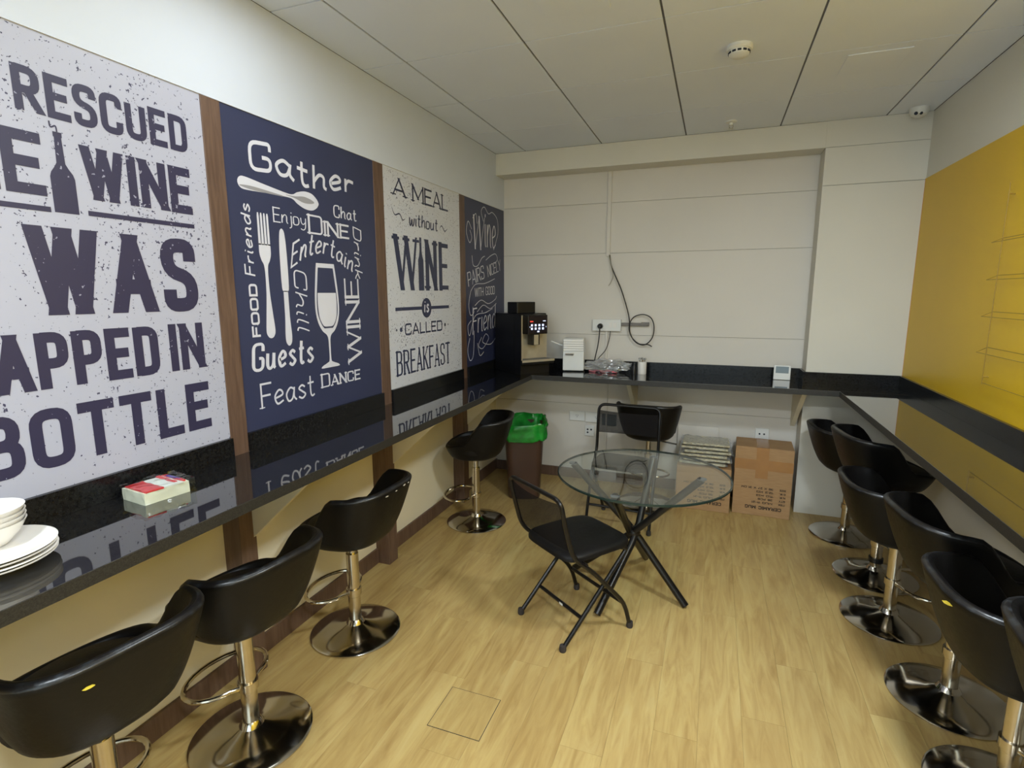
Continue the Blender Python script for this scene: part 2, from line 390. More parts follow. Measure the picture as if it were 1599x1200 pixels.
# ------------------------------------------------------------------ lettering: strokes on a flat board
CAP = {
 'A': (.5, [('l', (0, 0), (.25, 1), (.5, 0)), ('l', (.08, .3), (.42, .3))]), 'B': (.46, [('l', (0, 0), (0, 1)), ('r', (0, 1), (.43, 1), (.43, .53), (0, .53)), ('r', (0, .53), (.46, .53), (.46, 0), (0, 0))]),
 'C': (.46, [('r', (.46, .7), (.46, 1), (0, 1), (0, 0), (.46, 0), (.46, .3))]), 'D': (.46, [('l', (0, 0), (0, 1)), ('r', (0, 1), (.46, 1), (.46, 0), (0, 0))]),
 'E': (.4, [('l', (.4, 1), (0, 1), (0, 0), (.4, 0)), ('l', (0, .52), (.34, .52))]), 'F': (.4, [('l', (.4, 1), (0, 1), (0, 0)), ('l', (0, .5), (.34, .5))]),
 'G': (.48, [('r', (.48, .72), (.48, 1), (0, 1), (0, 0), (.48, 0), (.48, .45), (.28, .45))]), 'H': (.46, [('l', (0, 0), (0, 1)), ('l', (.46, 0), (.46, 1)), ('l', (0, .5), (.46, .5))]),
 'I': (0, [('l', (0, 0), (0, 1))]), 'K': (.46, [('l', (0, 0), (0, 1)), ('l', (.46, 1), (.03, .42)), ('l', (.14, .56), (.46, 0))]), 'L': (.38, [('l', (0, 1), (0, 0), (.38, 0))]),
 'M': (.62, [('l', (0, 0), (0, 1), (.31, .2), (.62, 1), (.62, 0))]), 'N': (.48, [('l', (0, 0), (0, 1), (.48, 0), (.48, 1))]), 'O': (.48, [('c', (0, .5), (0, 1), (.48, 1), (.48, 0), (0, 0))]),
 'P': (.44, [('l', (0, 0), (0, 1)), ('r', (0, 1), (.44, 1), (.44, .44), (0, .44))]), 'Q': (.48, [('c', (0, .5), (0, 1), (.48, 1), (.48, 0), (0, 0)), ('l', (.3, .2), (.5, -.05))]),
 'R': (.46, [('l', (0, 0), (0, 1)), ('r', (0, 1), (.44, 1), (.44, .48), (0, .48)), ('l', (.22, .48), (.46, 0))]), 'S': (.44, [('r', (.44, .74), (.44, 1), (0, 1), (0, .56), (.44, .46), (.44, 0), (0, 0), (0, .26))]),
 'T': (.46, [('l', (0, 1), (.46, 1)), ('l', (.23, 1), (.23, 0))]), 'U': (.46, [('r', (0, 1), (0, 0), (.46, 0), (.46, 1))]), 'W': (.72, [('l', (0, 1), (.18, 0), (.36, 1), (.54, 0), (.72, 1))]),
 'X': (.46, [('l', (0, 0), (.46, 1)), ('l', (.46, 0), (0, 1))]), 'Y': (.46, [('l', (0, 1), (.23, .48), (.46, 1)), ('l', (.23, .48), (.23, 0))]), 'Z': (.44, [('l', (0, 1), (.44, 1), (0, 0), (.44, 0))]),
 '0': (.4, [('c', (0, .5), (0, 1), (.4, 1), (.4, 0), (0, 0))]), '1': (.1, [('l', (-.05, .8), (.1, 1), (.1, 0))]), '2': (.4, [('r', (0, .7), (0, 1), (.4, 1), (.4, .6), (0, 0)), ('l', (0, 0), (.4, 0))]),
 '3': (.4, [('r', (0, .75), (0, 1), (.4, 1), (.4, .53), (.12, .53)), ('r', (.12, .53), (.4, .53), (.4, 0), (0, 0), (0, .25))]), '6': (.4, [('r', (.38, .8), (.38, 1), (0, 1), (0, 0), (.4, 0), (.4, .55), (0, .55))]),
 '7': (.4, [('l', (0, 1), (.4, 1), (.12, 0))]), '8': (.4, [('c', (0, .75), (0, 1), (.4, 1), (.4, .53), (0, .53)), ('c', (0, .25), (0, .53), (.4, .53), (.4, 0), (0, 0))]),
 '.': (.02, [('l', (0, 0), (0, .1))]), ':': (.02, [('l', (0, .1), (0, .2)), ('l', (0, .5), (0, .6))]), '-': (.25, [('l', (0, .45), (.25, .45))]), ' ': (.25, []),
}
LOW = {
 'a': (.44, [('s', (.38, .5), (.2, .6), (.02, .33), (.1, .02), (.28, .1), (.38, .48)), ('s', (.39, .6), (.36, .18), (.47, 0))]), 'b': (.4, [('l', (.03, 1), (.03, 0)), ('s', (.03, .4), (.2, .6), (.38, .32), (.22, 0), (.03, .12))]),
 'c': (.38, [('s', (.37, .48), (.22, .6), (.02, .32), (.14, .02), (.38, .1))]), 'd': (.42, [('s', (.38, .5), (.2, .6), (.02, .33), (.1, .02), (.28, .1), (.38, .4)), ('l', (.4, 1), (.4, 0))]),
 'e': (.38, [('s', (.04, .28), (.34, .38), (.32, .56), (.18, .6), (.02, .34), (.12, .02), (.38, .12))]), 'f': (.34, [('s', (.36, .92), (.24, 1), (.14, .8), (.14, 0)), ('l', (0, .6), (.32, .6))]),
 'g': (.42, [('s', (.38, .5), (.2, .6), (.02, .33), (.12, .04), (.3, .12), (.38, .5)), ('s', (.4, .6), (.4, -.1), (.2, -.3), (.02, -.2))]), 'h': (.4, [('l', (.04, 1), (.02, 0)), ('s', (.03, .3), (.2, .6), (.34, .5), (.34, .12), (.42, 0))]),
 'i': (.08, [('s', (.03, .6), (.02, .1), (.1, 0)), ('l', (.04, .78), (.05, .86))]), 'j': (.18, [('s', (.14, .6), (.14, -.15), (0, -.3)), ('l', (.15, .78), (.16, .86))]),
 'k': (.38, [('l', (.04, 1), (.03, 0)), ('s', (.33, .6), (.2, .4), (.06, .3)), ('s', (.14, .34), (.28, .1), (.4, 0))]), 'l': (.1, [('s', (.06, 1), (.03, .5), (.03, .1), (.12, 0))]),
 'n': (.4, [('l', (.04, .6), (.02, 0)), ('s', (.03, .3), (.2, .6), (.34, .5), (.34, .12), (.42, 0))]), 'o': (.38, [('c', (0, .3), (0, .6), (.38, .6), (.38, 0), (0, 0))]),
 'r': (.32, [('l', (.04, .6), (.03, 0)), ('s', (.03, .3), (.14, .54), (.32, .56))]), 's': (.34, [('s', (.32, .5), (.18, .6), (.04, .47), (.18, .32), (.33, .16), (.18, 0), (.01, .1))]),
 't': (.32, [('s', (.14, .95), (.13, .2), (.2, .0), (.32, .06)), ('l', (0, .62), (.3, .64))]), 'u': (.42, [('s', (.03, .6), (.03, .15), (.15, 0), (.32, .15), (.36, .6)), ('s', (.36, .6), (.36, .12), (.44, 0))]),
 'w': (.56, [('s', (.02, .6), (.06, .1), (.16, 0), (.28, .5)), ('s', (.28, .5), (.34, 0), (.48, .12), (.54, .6))]), 'y': (.4, [('s', (.03, .6), (.06, .25), (.2, .12), (.36, .3)), ('s', (.38, .6), (.34, -.1), (.18, -.3), (0, -.22))]),
}
GL = dict(CAP); GL.update(LOW)
class Sheet:
    """flat print on a board; (u, v, layer) -> world by fn"""
    def __init__(s, fn): s.bm = bmesh.new(); s.fn = fn; s.k = 0
    def poly(s, pts, layer=0):
        vs = [s.bm.verts.new(s.fn(p[0], p[1], .0006 + layer * .0004)) for p in pts]
        try: s.bm.faces.new(vs)
        except ValueError: pass
    def ribbon(s, pts, w, contrast=0., closed=False, layer=0, taper=False):
        P = []
        for p in pts:
            p = Vector(p).to_2d()
            if not P or (p - P[-1]).length > 1e-5: P.append(p)
        L = len(P)
        if L < 2: return
        s.k = (s.k + 1) % 7; dz = .0006 + layer * .0004 + s.k * .00004
        a = []; b = []
        for i in range(L):
            if closed: d0, d1 = (P[i] - P[i - 1]), (P[(i + 1) % L] - P[i])
            else:
                d0 = P[i] - P[i - 1] if i > 0 else P[1] - P[0]; d1 = P[i + 1] - P[i] if i < L - 1 else d0
            d0 = d0.normalized(); d1 = d1.normalized(); t = d0 + d1
            if t.length < .3: t = d1.copy()
            t.normalize(); n = Vector((-t.y, t.x)); k = 1 / max(n.dot(Vector((-d1.y, d1.x))), .35)
            ww = w * (1 - contrast * abs(t.x)) * .5 * min(k, 1.9)
            if taper: ww *= (.25 + .75 * math.sin(PI * i / (L - 1)))
            a.append(s.bm.verts.new(s.fn(*(P[i] + n * ww), dz))); b.append(s.bm.verts.new(s.fn(*(P[i] - n * ww), dz)))
        for i in range(L if closed else L - 1):
            j = (i + 1) % L
            try: s.bm.faces.new((a[i], b[i], b[j], a[j]))
            except ValueError: pass
    def segs(s, P, w, contrast, dx, up, layer):
        s.k = (s.k + 1) % 7; dz = .0006 + layer * .0004 + s.k * .00004
        for a, b in zip(P, P[1:]):
            d = (b - a); L = d.length
            if L < 1e-6: continue
            d = d / L; du, dr_ = d.dot(up), d.dot(dx)
            if abs(du) < .25:
                ww = w * (1 - contrast * .8) * .5; e = w * .5; n = Vector((-d.y, d.x))
                q = [a - d * e + n * ww, a - d * e - n * ww, b + d * e - n * ww, b + d * e + n * ww]
            else:
                thin = contrast and abs(dr_) > .12 and du * dr_ > 0
                ww = w * (1 - (contrast * 1.2 if thin else 0)) * .5 / abs(du); e = d * (w * .45 / abs(du))
                q = [a - e - dx * ww, a - e + dx * ww, b + e + dx * ww, b + e - dx * ww]
            dz += .00001; s.bm.faces.new([s.bm.verts.new(s.fn(p.x, p.y, dz)) for p in q])
    def word(s, text, O, dirv, length, h, w, serif=0., contrast=0., slant=0., gap=.16, rad=.18, arc=None, smallcaps=False, layer=0, scales=None):
        """O: baseline start, dirv: unit reading direction; length: extent; h: cap height; w: stroke (m)"""
        dx = Vector(dirv).normalized(); up = Vector((-dx.y, dx.x)); adv = []; tot = 0
        for i, ch in enumerate(text):
            sc = (.8 if smallcaps and i else 1) * (scales[i] if scales else 1)
            adv.append((tot, sc)); tot += GL[ch][0] * sc + gap
        gsum = sum(GL[ch][0] * sc for (x_, sc), ch in zip(adv, text)); clear = w + gap * .42 * h
        sx = max((length - w - clear * (len(text) - 1)) / (max(gsum, .01) * h), .25); x_m = 0; adv2 = []
        for (x_, sc), ch in zip(adv, text):
            adv2.append((x_m / (h * sx), sc)); x_m += GL[ch][0] * sc * h * sx + clear
        for (x0, sc), ch in zip(adv2, text):
            hh = h * sc
            def T(q, x0=x0, sc=sc, hh=hh):
                v = q[1] * (hh - w * .9) + w * .45; sxx = w * .5 + (x0 + q[0] * sc) * h * sx + slant * v
                off = arc(sxx / length) if arc else 0
                return Vector(O) + dx * sxx + up * (v + off)
            for st in GL[ch][1]:
                typ, pts = st[0], [T(q) for q in st[1:]]
                if typ == 'l' and not arc: pp = pts; cl = False
                elif typ == 'l': pp = pts; cl = False
                elif typ == 'r': pp = rounded(pts, rad * h); cl = False
                elif typ == 'c': pp = rounded(pts, rad * h * 1.1, closed=True); cl = True
                else: pp = crom(pts, 5); cl = False
                if typ == 'l' and not arc and ch in CAP:
                    s.segs(pp, w, contrast, dx, up, layer)
                else: s.ribbon(pp, w, contrast, cl, layer)
                if serif and typ in 'lr' and not cl:
                    for e, nb in ((pts[0], pts[1]), (pts[-1], pts[-2])) + (((pts[2], pts[1]),) if ch == 'W' else ()):
                        d = (e - nb)
                        if abs(d.dot(up)) > abs(d.dot(dx)) * .9:
                            rel = (e - Vector(O)).dot(up)
                            if rel < hh * .15 or rel > hh * .85:
                                s.ribbon([e - dx * (w * .5 + serif), e + dx * (w * .5 + serif)], w * .32 + .0015, 0, False, layer)
    def done(s, name, mat, parent): return obj(name, s.bm, mat, parent)
def sym(axis0, axis1, prof):
    """symmetric outline about a line: prof = [(t, halfwidth)]"""
    a, b = Vector(axis0), Vector(axis1); d = b - a; n = Vector((-d.y, d.x)).normalized()
    L = [a + d * t + n * hw for t, hw in prof]; R = [a + d * t - n * hw for t, hw in prof]
    return L + R[::-1]
def strip(sh, axis0, axis1, prof, layer=0, off0=0.):
    a, b = Vector(axis0), Vector(axis1); d = b - a; n = Vector((-d.y, d.x)).normalized()
    for (t0, h0), (t1, h1) in zip(prof, prof[1:]):
        sh.poly([a + d * t0 + n * h0, a + d * t0 - n * h0, a + d * t1 - n * h1, a + d * t1 + n * h1], layer)
FX = lambda u, v, k: (-.0035 + k, u, v)
def smoothprof(pts, n=6): return [(p[0], p[1]) for p in crom([(a, b) for a, b in pts], n)]

def poster(y0, y1, mat, label):
    t = empty('wall_poster', (0, 0, 0)); tag(t, label, 'poster', 'typographic posters on the left wall')
    obj('board', BX(-.089, -.0035, y0, y1, HC + .03, 2.266), mat, t); return t
E1 = (1, 0)
# poster 1: white, dark lettering
p1 = poster(.384, 1.318, M['board_white'], 'large white distressed poster with dark lettering about rescued wine, nearest the camera')
s = Sheet(FX)
s.word('I', (.60, 2.055), E1, .03, .112, .026); s.word('RESCUED', (.762, 2.055), E1, .492, .112, .020, gap=.2)
s.word('THE', (.49, 1.845), E1, .318, .158, .028, gap=.16); s.word('WINE', (.905, 1.853), E1, .345, .148, .028, gap=.16)
s.ribbon([(.45, 1.81), (.812, 1.81)], .014); s.ribbon([(.907, 1.813), (1.25, 1.813)], .014)
s.word('IT', (.50, 1.525), E1, .15, .24, .05); s.word('WAS', (.74, 1.524), E1, .50, .24, .046, gap=.26)
s.word('TRAPPED', (.445, 1.322), E1, .628, .155, .029, gap=.17); s.word('IN', (1.112, 1.321), E1, .13, .16, .028, gap=.17)
s.word('A', (.43, 1.1), E1, .1, .165, .034); s.word('BOTTLE', (.566, 1.102), E1, .678, .165, .031, gap=.24)
s.done('lettering', M['ink_dark'], p1)
s = Sheet(FX)
strip(s, (.852, 2.02), (.852, 1.805), [(0, .011), (.06, .011), (.065, .009), (.38, .011), (.44, .018), (.5, .027), (.56, .031), (1, .031)])
s.ribbon(crom([(.852, 2.02), (.85, 2.035), (.838, 2.03), (.836, 2.045)]), .004)
s.done('bottle_print', M['ink_dark'], p1)
# poster 2: navy with white lettering
p2 = poster(1.398, 2.334, M['navy'], 'navy poster with white cutlery and dining words between two wooden strips')
s = Sheet(FX)
s.word('Gather', (1.515, 2.052), E1, .655, .115, .015, gap=.27, rad=.3, arc=lambda t: .012 * math.sin(t * 9))
s.word('Enjoy', (1.618, 1.872), E1, .195, .062, .0065, gap=.12, contrast=.4, rad=.3)
s.word('DINE', (1.822, 1.845), E1, .288, .088, .013, serif=.007, contrast=.4, gap=.22, smallcaps=True)
s.word('Chat', (2.0, 1.937), E1, .18, .062, .009, gap=.14, contrast=.4, rad=.3)
s.word('Entertain', (1.695, 1.69), E1, .43, .098, .011, slant=.25, gap=.1, contrast=.3, rad=.3, arc=lambda t: .075 * math.sin(PI * min(1, t * 1.05)) - .005)
s.word('Drink', (2.142, 1.915), (0, -1), .26, .068, .008, slant=.2, gap=.2, contrast=.3, rad=.3)
s.word('WINE', (2.168, 1.235), (0, 1), .42, .118, .015, serif=.009, contrast=.35, gap=.2)
s.word('Chill', (1.712, 1.69), (0, -1), .27, .08, .0085, slant=.2, gap=.32, contrast=.3, rad=.3)
s.word('Friends', (1.502, 1.65), (0, 1), .275, .05, .0065, slant=.15, gap=.3)
s.word('FOOD', (1.506, 1.41), (0, 1), .21, .042, .009, gap=.3, rad=.26)
s.word('Guests', (1.445, 1.268), E1, .36, .12, .017, gap=.1, slant=.1, contrast=.3, rad=.3)
s.word('Feast', (1.48, 1.115), E1, .32, .105, .0085, gap=.18, rad=.3, serif=.01)
s.word('DANCE', (1.845, 1.14), E1, .3, .07, .011, serif=.005, contrast=.4, gap=.2, smallcaps=True)
s.done('lettering', M['print_white'], p2)
s = Sheet(FX)
strip(s, (1.452, 2.003), (1.9, 1.983), smoothprof([(0, .004), (.02, .018), (.08, .024), (.3, .016), (.55, .008), (.64, .01), (.7, .024), (.8, .037), (.9, .036), (.97, .02), (1, .003)]))
s.done('spoon_print', M['print_white'], p2)
s = Sheet(FX)
strip(s, (1.7, 1.992), (1.87, 1.985), smoothprof([(0, .001), (.3, .004), (.6, .013), (.85, .01), (1, .003)]), 1)
strip(s, (1.46, 1.99), (1.68, 1.984), smoothprof([(0, .002), (.3, .007), (1, .002)]), 1)
s.done('spoon_shading', M['print_grey'], p2)
s = Sheet(FX)
strip(s, (1.562, 1.78), (1.562, 1.40), smoothprof([(0, .03), (.1, .03), (.17, .022), (.25, .009), (.5, .009), (.75, .018), (.92, .024), (.98, .016), (1, .004)]))
for k in range(4): strip(s, (1.538 + k * .016, 1.90), (1.538 + k * .016, 1.775), [(0, .003), (.1, .005), (1, .006)])
s.done('fork_print', M['print_white'], p2)
s = Sheet(FX)
strip(s, (1.66, 1.85), (1.66, 1.36), smoothprof([(0, .003), (.04, .014), (.2, .02), (.48, .02), (.53, .012), (.54, .013), (.75, .014), (.9, .019), (.97, .016), (1, .004)]))
s.done('knife_print', M['print_white'], p2)
s = Sheet(FX)
bowl = [(0, .062), (.1, .07), (.3, .082), (.45, .083), (.56, .07), (.64, .045), (.68, .018), (.72, .008), (.8, .006), (.93, .007), (.955, .02), (.98, .055), (1, .066), (1.005, .05)]
strip(s, (1.92, 1.72), (1.92, 1.235), smoothprof(bowl, 4)); s.done('glass_print', M['print_white'], p2)
s = Sheet(FX); strip(s, (1.92, 1.70), (1.92, 1.42), smoothprof([(0, .052), (.2, .06), (.5, .071), (.75, .07), (.92, .05), (1, .03)], 4), 1); s.done('glass_cutout', M['navy'], p2)
s = Sheet(FX); strip(s, (1.92, 1.585), (1.92, 1.428), smoothprof([(0, .064), (.3, .066), (.7, .06), (.95, .038), (1, .02)], 4), 2); s.done('wine_print', M['print_white'], p2)
# poster 3: white, blue lettering
p3 = poster(2.423, 3.357, M['board_white2'], 'white poster with blue lettering about a meal without wine')
s = Sheet(FX)
s.word('A', (2.515, 2.125), E1, .14, .1, .016, serif=.02, contrast=.35); s.word('MEAL', (2.725, 2.12), E1, .46, .103, .016, serif=.012, contrast=.35, gap=.2)
s.word('without', (2.675, 1.975), E1, .36, .085, .013, gap=.05, contrast=.35, slant=.1)
s.word('W', (2.505, 1.6), E1, .27, .315, .046, serif=.016, contrast=.42); s.word('NE', (2.86, 1.6), E1, .31, .315, .046, serif=.014, contrast=.5, gap=.2)
s.ribbon([(2.5, 1.492), (3.17, 1.492)], .02)
s.word('CALLED', (2.595, 1.335), E1, .47, .07, .011, gap=.3, rad=.25)
s.word('BREAKFAST', (2.49, 1.1), E1, .68, .152, .017, serif=.006, contrast=.35, gap=.16)
for cx_, r in ((2.505, .007), (2.553, .014), (3.105, .012), (3.15, .006)):
    s.poly([(cx_ + r * math.cos(a * PI / 8), 1.372 + r * math.sin(a * PI / 8)) for a in range(16)])
s.poly([(2.86 + .062 * math.cos(a * PI / 16), 1.492 + .062 * math.sin(a * PI / 16)) for a in range(32)], 1)
s.ribbon(crom([(2.5, 2.06), (2.53, 2.02), (2.58, 2.03), (2.61, 2.0), (2.64, 2.01)]), .008, taper=True); s.ribbon(crom([(3.06, 2.0), (3.09, 2.02), (3.13, 1.99), (3.17, 2.01)]), .008, taper=True)
s.done('lettering', M['ink_blue'], p3)
s = Sheet(FX); strip(s, (2.805, 1.92), (2.805, 1.6), [(0, .012), (.25, .012), (.35, .02), (.42, .032), (1, .032)], 1); s.done('bottle_print', M['ink_blue'], p3)
s = Sheet(FX); s.word('is', (2.825, 1.462), E1, .065, .085, .012, layer=2, gap=.2, slant=.1); s.done('word_print', M['print_white'], p3)
# poster 4: navy with script
p4 = poster(3.44, REC, M['navy'], 'navy poster with white script lettering in the corner behind the coffee machine')
s = Sheet(FX); w = .0065
s.word('W', (3.56, 1.91), E1, .22, .25, .018, contrast=.5, slant=.12); s.word('ine', (3.80, 1.935), E1, .23, .30, .014, gap=.1, contrast=.3)
for pts in ([(3.56, 2.05), (3.5, 2.1), (3.47, 2.02), (3.52, 1.95), (3.56, 1.99), (3.53, 2.04)], [(3.58, 2.13), (3.64, 2.17), (3.66, 2.1)], [(3.78, 2.13), (3.74, 2.2), (3.8, 2.24), (3.88, 2.2), (3.96, 2.22), (4.06, 2.18), (4.08, 2.08), (4.02, 1.98), (3.98, 1.93)],
            [(3.56, 1.86), (3.58, 1.79), (3.66, 1.79), (3.74, 1.85), (3.8, 1.87)], [(3.82, 1.84), (3.92, 1.88), (4.02, 1.9), (4.06, 1.86), (4.0, 1.82)]):
    s.ribbon(crom(pts), w, .2, taper=False)
sl = .14 / .62
s.word('PAIRS', (3.49, 1.63), (1, sl), .31, .105, .010, contrast=.25, gap=.2)
s.word('NICELY', (3.86, 1.71), (1, sl), .29, .09, .0075, contrast=.2, gap=.14)
s.ribbon(crom([(3.53, 1.6), (3.62, 1.65), (3.8, 1.66), (4.0, 1.7)]), w, .2); s.ribbon(crom([(3.53, 1.6), (3.49, 1.5), (3.52, 1.42), (3.58, 1.44), (3.56, 1.48)]), w, .2)
s.word('WITH', (3.6, 1.555), (1, .05), .17, .066, .007, gap=.18); s.word('GOOD', (3.81, 1.567), (1, .05), .19, .066, .007, gap=.18)
s.ribbon(crom([(3.6, 1.49), (3.72, 1.53), (3.86, 1.5), (4.0, 1.53), (4.04, 1.56)]), w, .2); s.ribbon(crom([(3.64, 1.44), (3.76, 1.49), (3.9, 1.46), (4.03, 1.5)]), w, .2)
s.word('Friends', (3.55, 1.27), (1, .06), .54, .2, .013, gap=.1, contrast=.3, slant=.1)
for pts in ([(3.53, 1.38), (3.47, 1.34), (3.5, 1.27), (3.6, 1.41), (3.8, 1.43), (3.95, 1.46)], [(3.58, 1.3), (3.56, 1.12), (3.5, 1.08), (3.46, 1.16), (3.5, 1.25)], [(3.72, 1.24), (3.66, 1.18), (3.74, 1.15), (3.86, 1.22), (3.8, 1.26), (3.74, 1.2), (3.9, 1.17), (4.02, 1.22)], [(3.64, 1.2), (3.68, 1.1), (3.76, 1.12)]):
    s.ribbon(crom(pts), w, .2)
s.done('lettering', M['print_white'], p4)

# ------------------------------------------------------------------ granite counter around three walls
DL, DB, DR = 0.418, 3.712, W - 0.4166
ct = empty('granite_counter', (0, 0, 0)); tag(ct, 'black polished granite counter running round the three walls with low upstand', 'counter')
def slab(name, *b):
    bm = BX(*b)
    for f in bm.faces:
        f.normal_update(); c = f.calc_center_median()
        f.material_index = 0 if c.z > HC - 1e-4 else 1
    return obj(name, bm, [M['granite'], M['granite_edge']], ct, bevel=.0015, seg=2)
slab('counter_slab', 0.0, DL, REAR, DB, HC - TC, HC)
slab('counter_slab', 0.0, W, DB, REC, HC - TC, HC)
slab('counter_slab', DR, W, REAR + .9, DB, HC - TC, HC)
def splash(*b): obj('upstand', BX(*b), M['granite_upstand'], ct, bevel=.001)
for a, b in ((REAR, .304), (.385, 1.317), (1.399, 1.848), (1.85, 2.333), (2.424, 3.356), (3.441, REC - .02)): splash(-.003, .014, a, b, HC, HC + HB)
splash(-.003, 2.313, REC - .018, REC, HC, HC + HB); splash(2.313, 2.331, D - .018, REC, HC, HC + HB)
splash(2.331, W, D - .018, D, HC, HC + HB); splash(W - .022, W - .004, REAR + .9, D - .018, HC, HC + HB)
# cream gussets under the left counter at each upright
def gusset(y0, y1):
    bm = bmesh.new(); p = [(0, .60), (0, HC - TC), (.36, HC - TC), (.34, HC - TC - .015)]
    A = [bm.verts.new((x, y0, z)) for x, z in p]; B = [bm.verts.new((x, y1, z)) for x, z in p]
    bm.faces.new(A); bm.faces.new(B[::-1])
    for i in range(4): bm.faces.new((A[i], A[(i + 1) % 4], B[(i + 1) % 4], B[i]))
    obj('bracket', bm, M['wall_low'], ct)
for a, b in ((1.384, 1.404), (2.41, 2.43), (3.426, 3.446)): gusset(a, b)
for x0 in (1.13, 2.285):
    bm = bmesh.new(); p = [(REC, .60), (REC, HC - TC), (DB + .06, HC - TC), (DB + .08, HC - TC - .015)]
    A = [bm.verts.new((x0, y, z)) for y, z in p]; B = [bm.verts.new((x0 + .03, y, z)) for y, z in p]
    bm.faces.new(A); bm.faces.new(B[::-1])
    for i in range(4): bm.faces.new((A[i], A[(i + 1) % 4], B[(i + 1) % 4], B[i]))
    obj('bracket', bm, M['wall_low'], ct)

# ------------------------------------------------------------------ bar stools
def shell_mesh():
    bm = bmesh.new(); n = 56; m = 14
    def sm(t): t = max(0, min(1, t)); return t * t * (3 - 2 * t)
    def rimz(th):
        c = math.cos(th)            # th=0 at the back (+x local)
        return .112 + .15 * sm((c + .3) / .68) + .02 * max(c, 0) ** 1.5 - .03 * sm((-c - .3) / .7)
    def rad(th, f):                  # f: 0 bottom .. 1 rim
        a = .13 + .122 * f ** .6; bb = .145 + .09 * f ** .6
        e = 2.5 + .7 * f; c, s_ = abs(math.cos(th)) + 1e-9, abs(math.sin(th)) + 1e-9
        r = ((c / a) ** e + (s_ / bb) ** e) ** (-1 / e)
        return r * (1 + .05 * f * max(0, math.cos(th)))
    outer = []
    prof = [(0.0, 0.0)] 
    rings = []
    for k in range(m + 1):
        f = k / m
        ring = []
        for i in range(n):
            th = 2 * PI * i / n; rz = rimz(th); fz = f
            z = rz * f; r = rad(th, (z / .285) ** .8)
            if f < .12: r *= (.90 + .1 * (f / .12))
            ring.append(Vector((r * math.cos(th), r * math.sin(th), z)))
        rings.append(ring)
    top = rings[-1]; T = .028
    # rolled rim and inner wall
    for k in range(1, 6):
        a = PI * k / 6
        rings.append([Vector(((p.x) * (1 - (T / .22) * .5 * (1 - math.cos(a))), p.y * (1 - (T / .22) * .5 * (1 - math.cos(a))), p.z + .012 * math.sin(a))) for p in top])
    inn = rings[-1]
    for k in range(1, 6):
        f = 1 - k / 5
        ring = []
        for i in range(n):
            th = 2 * PI * i / n; rz = rimz(th); z = .06 + (rz - .06) * f; r = rad(th, (max(z, .0) / .285) ** .8) - .028
            ring.append(Vector((r * math.cos(th), r * math.sin(th), z)))
        rings.append(ring)
    bv = [[bm.verts.new(p) for p in r] for r in rings]
    for j, (a, b) in enumerate(zip(bv, bv[1:])):
        for i in range(n):
            f = bm.faces.new((a[i], a[(i + 1) % n], b[(i + 1) % n], b[i]))
            f.material_index = 1 if (m <= j < m + 3) and (math.cos(2 * PI * i / n) > .1) else 0
    c0 = bm.verts.new((0, 0, -.004)); c1 = bm.verts.new((0, 0, .06))
    for i in range(n):
        bm.faces.new((bv[0][(i + 1) % n], bv[0][i], c0)); bm.faces.new((bv[-1][i], bv[-1][(i + 1) % n], c1))
    return bm
def cushion_mesh():
    bm = bmesh.new(); lathe(bm, [(0, .108), (.09, .107), (.15, .101), (.175, .088), (.17, .055), (0, .055)], 40, sx=1.08, sy=1.13); return bm
STOOL = {}
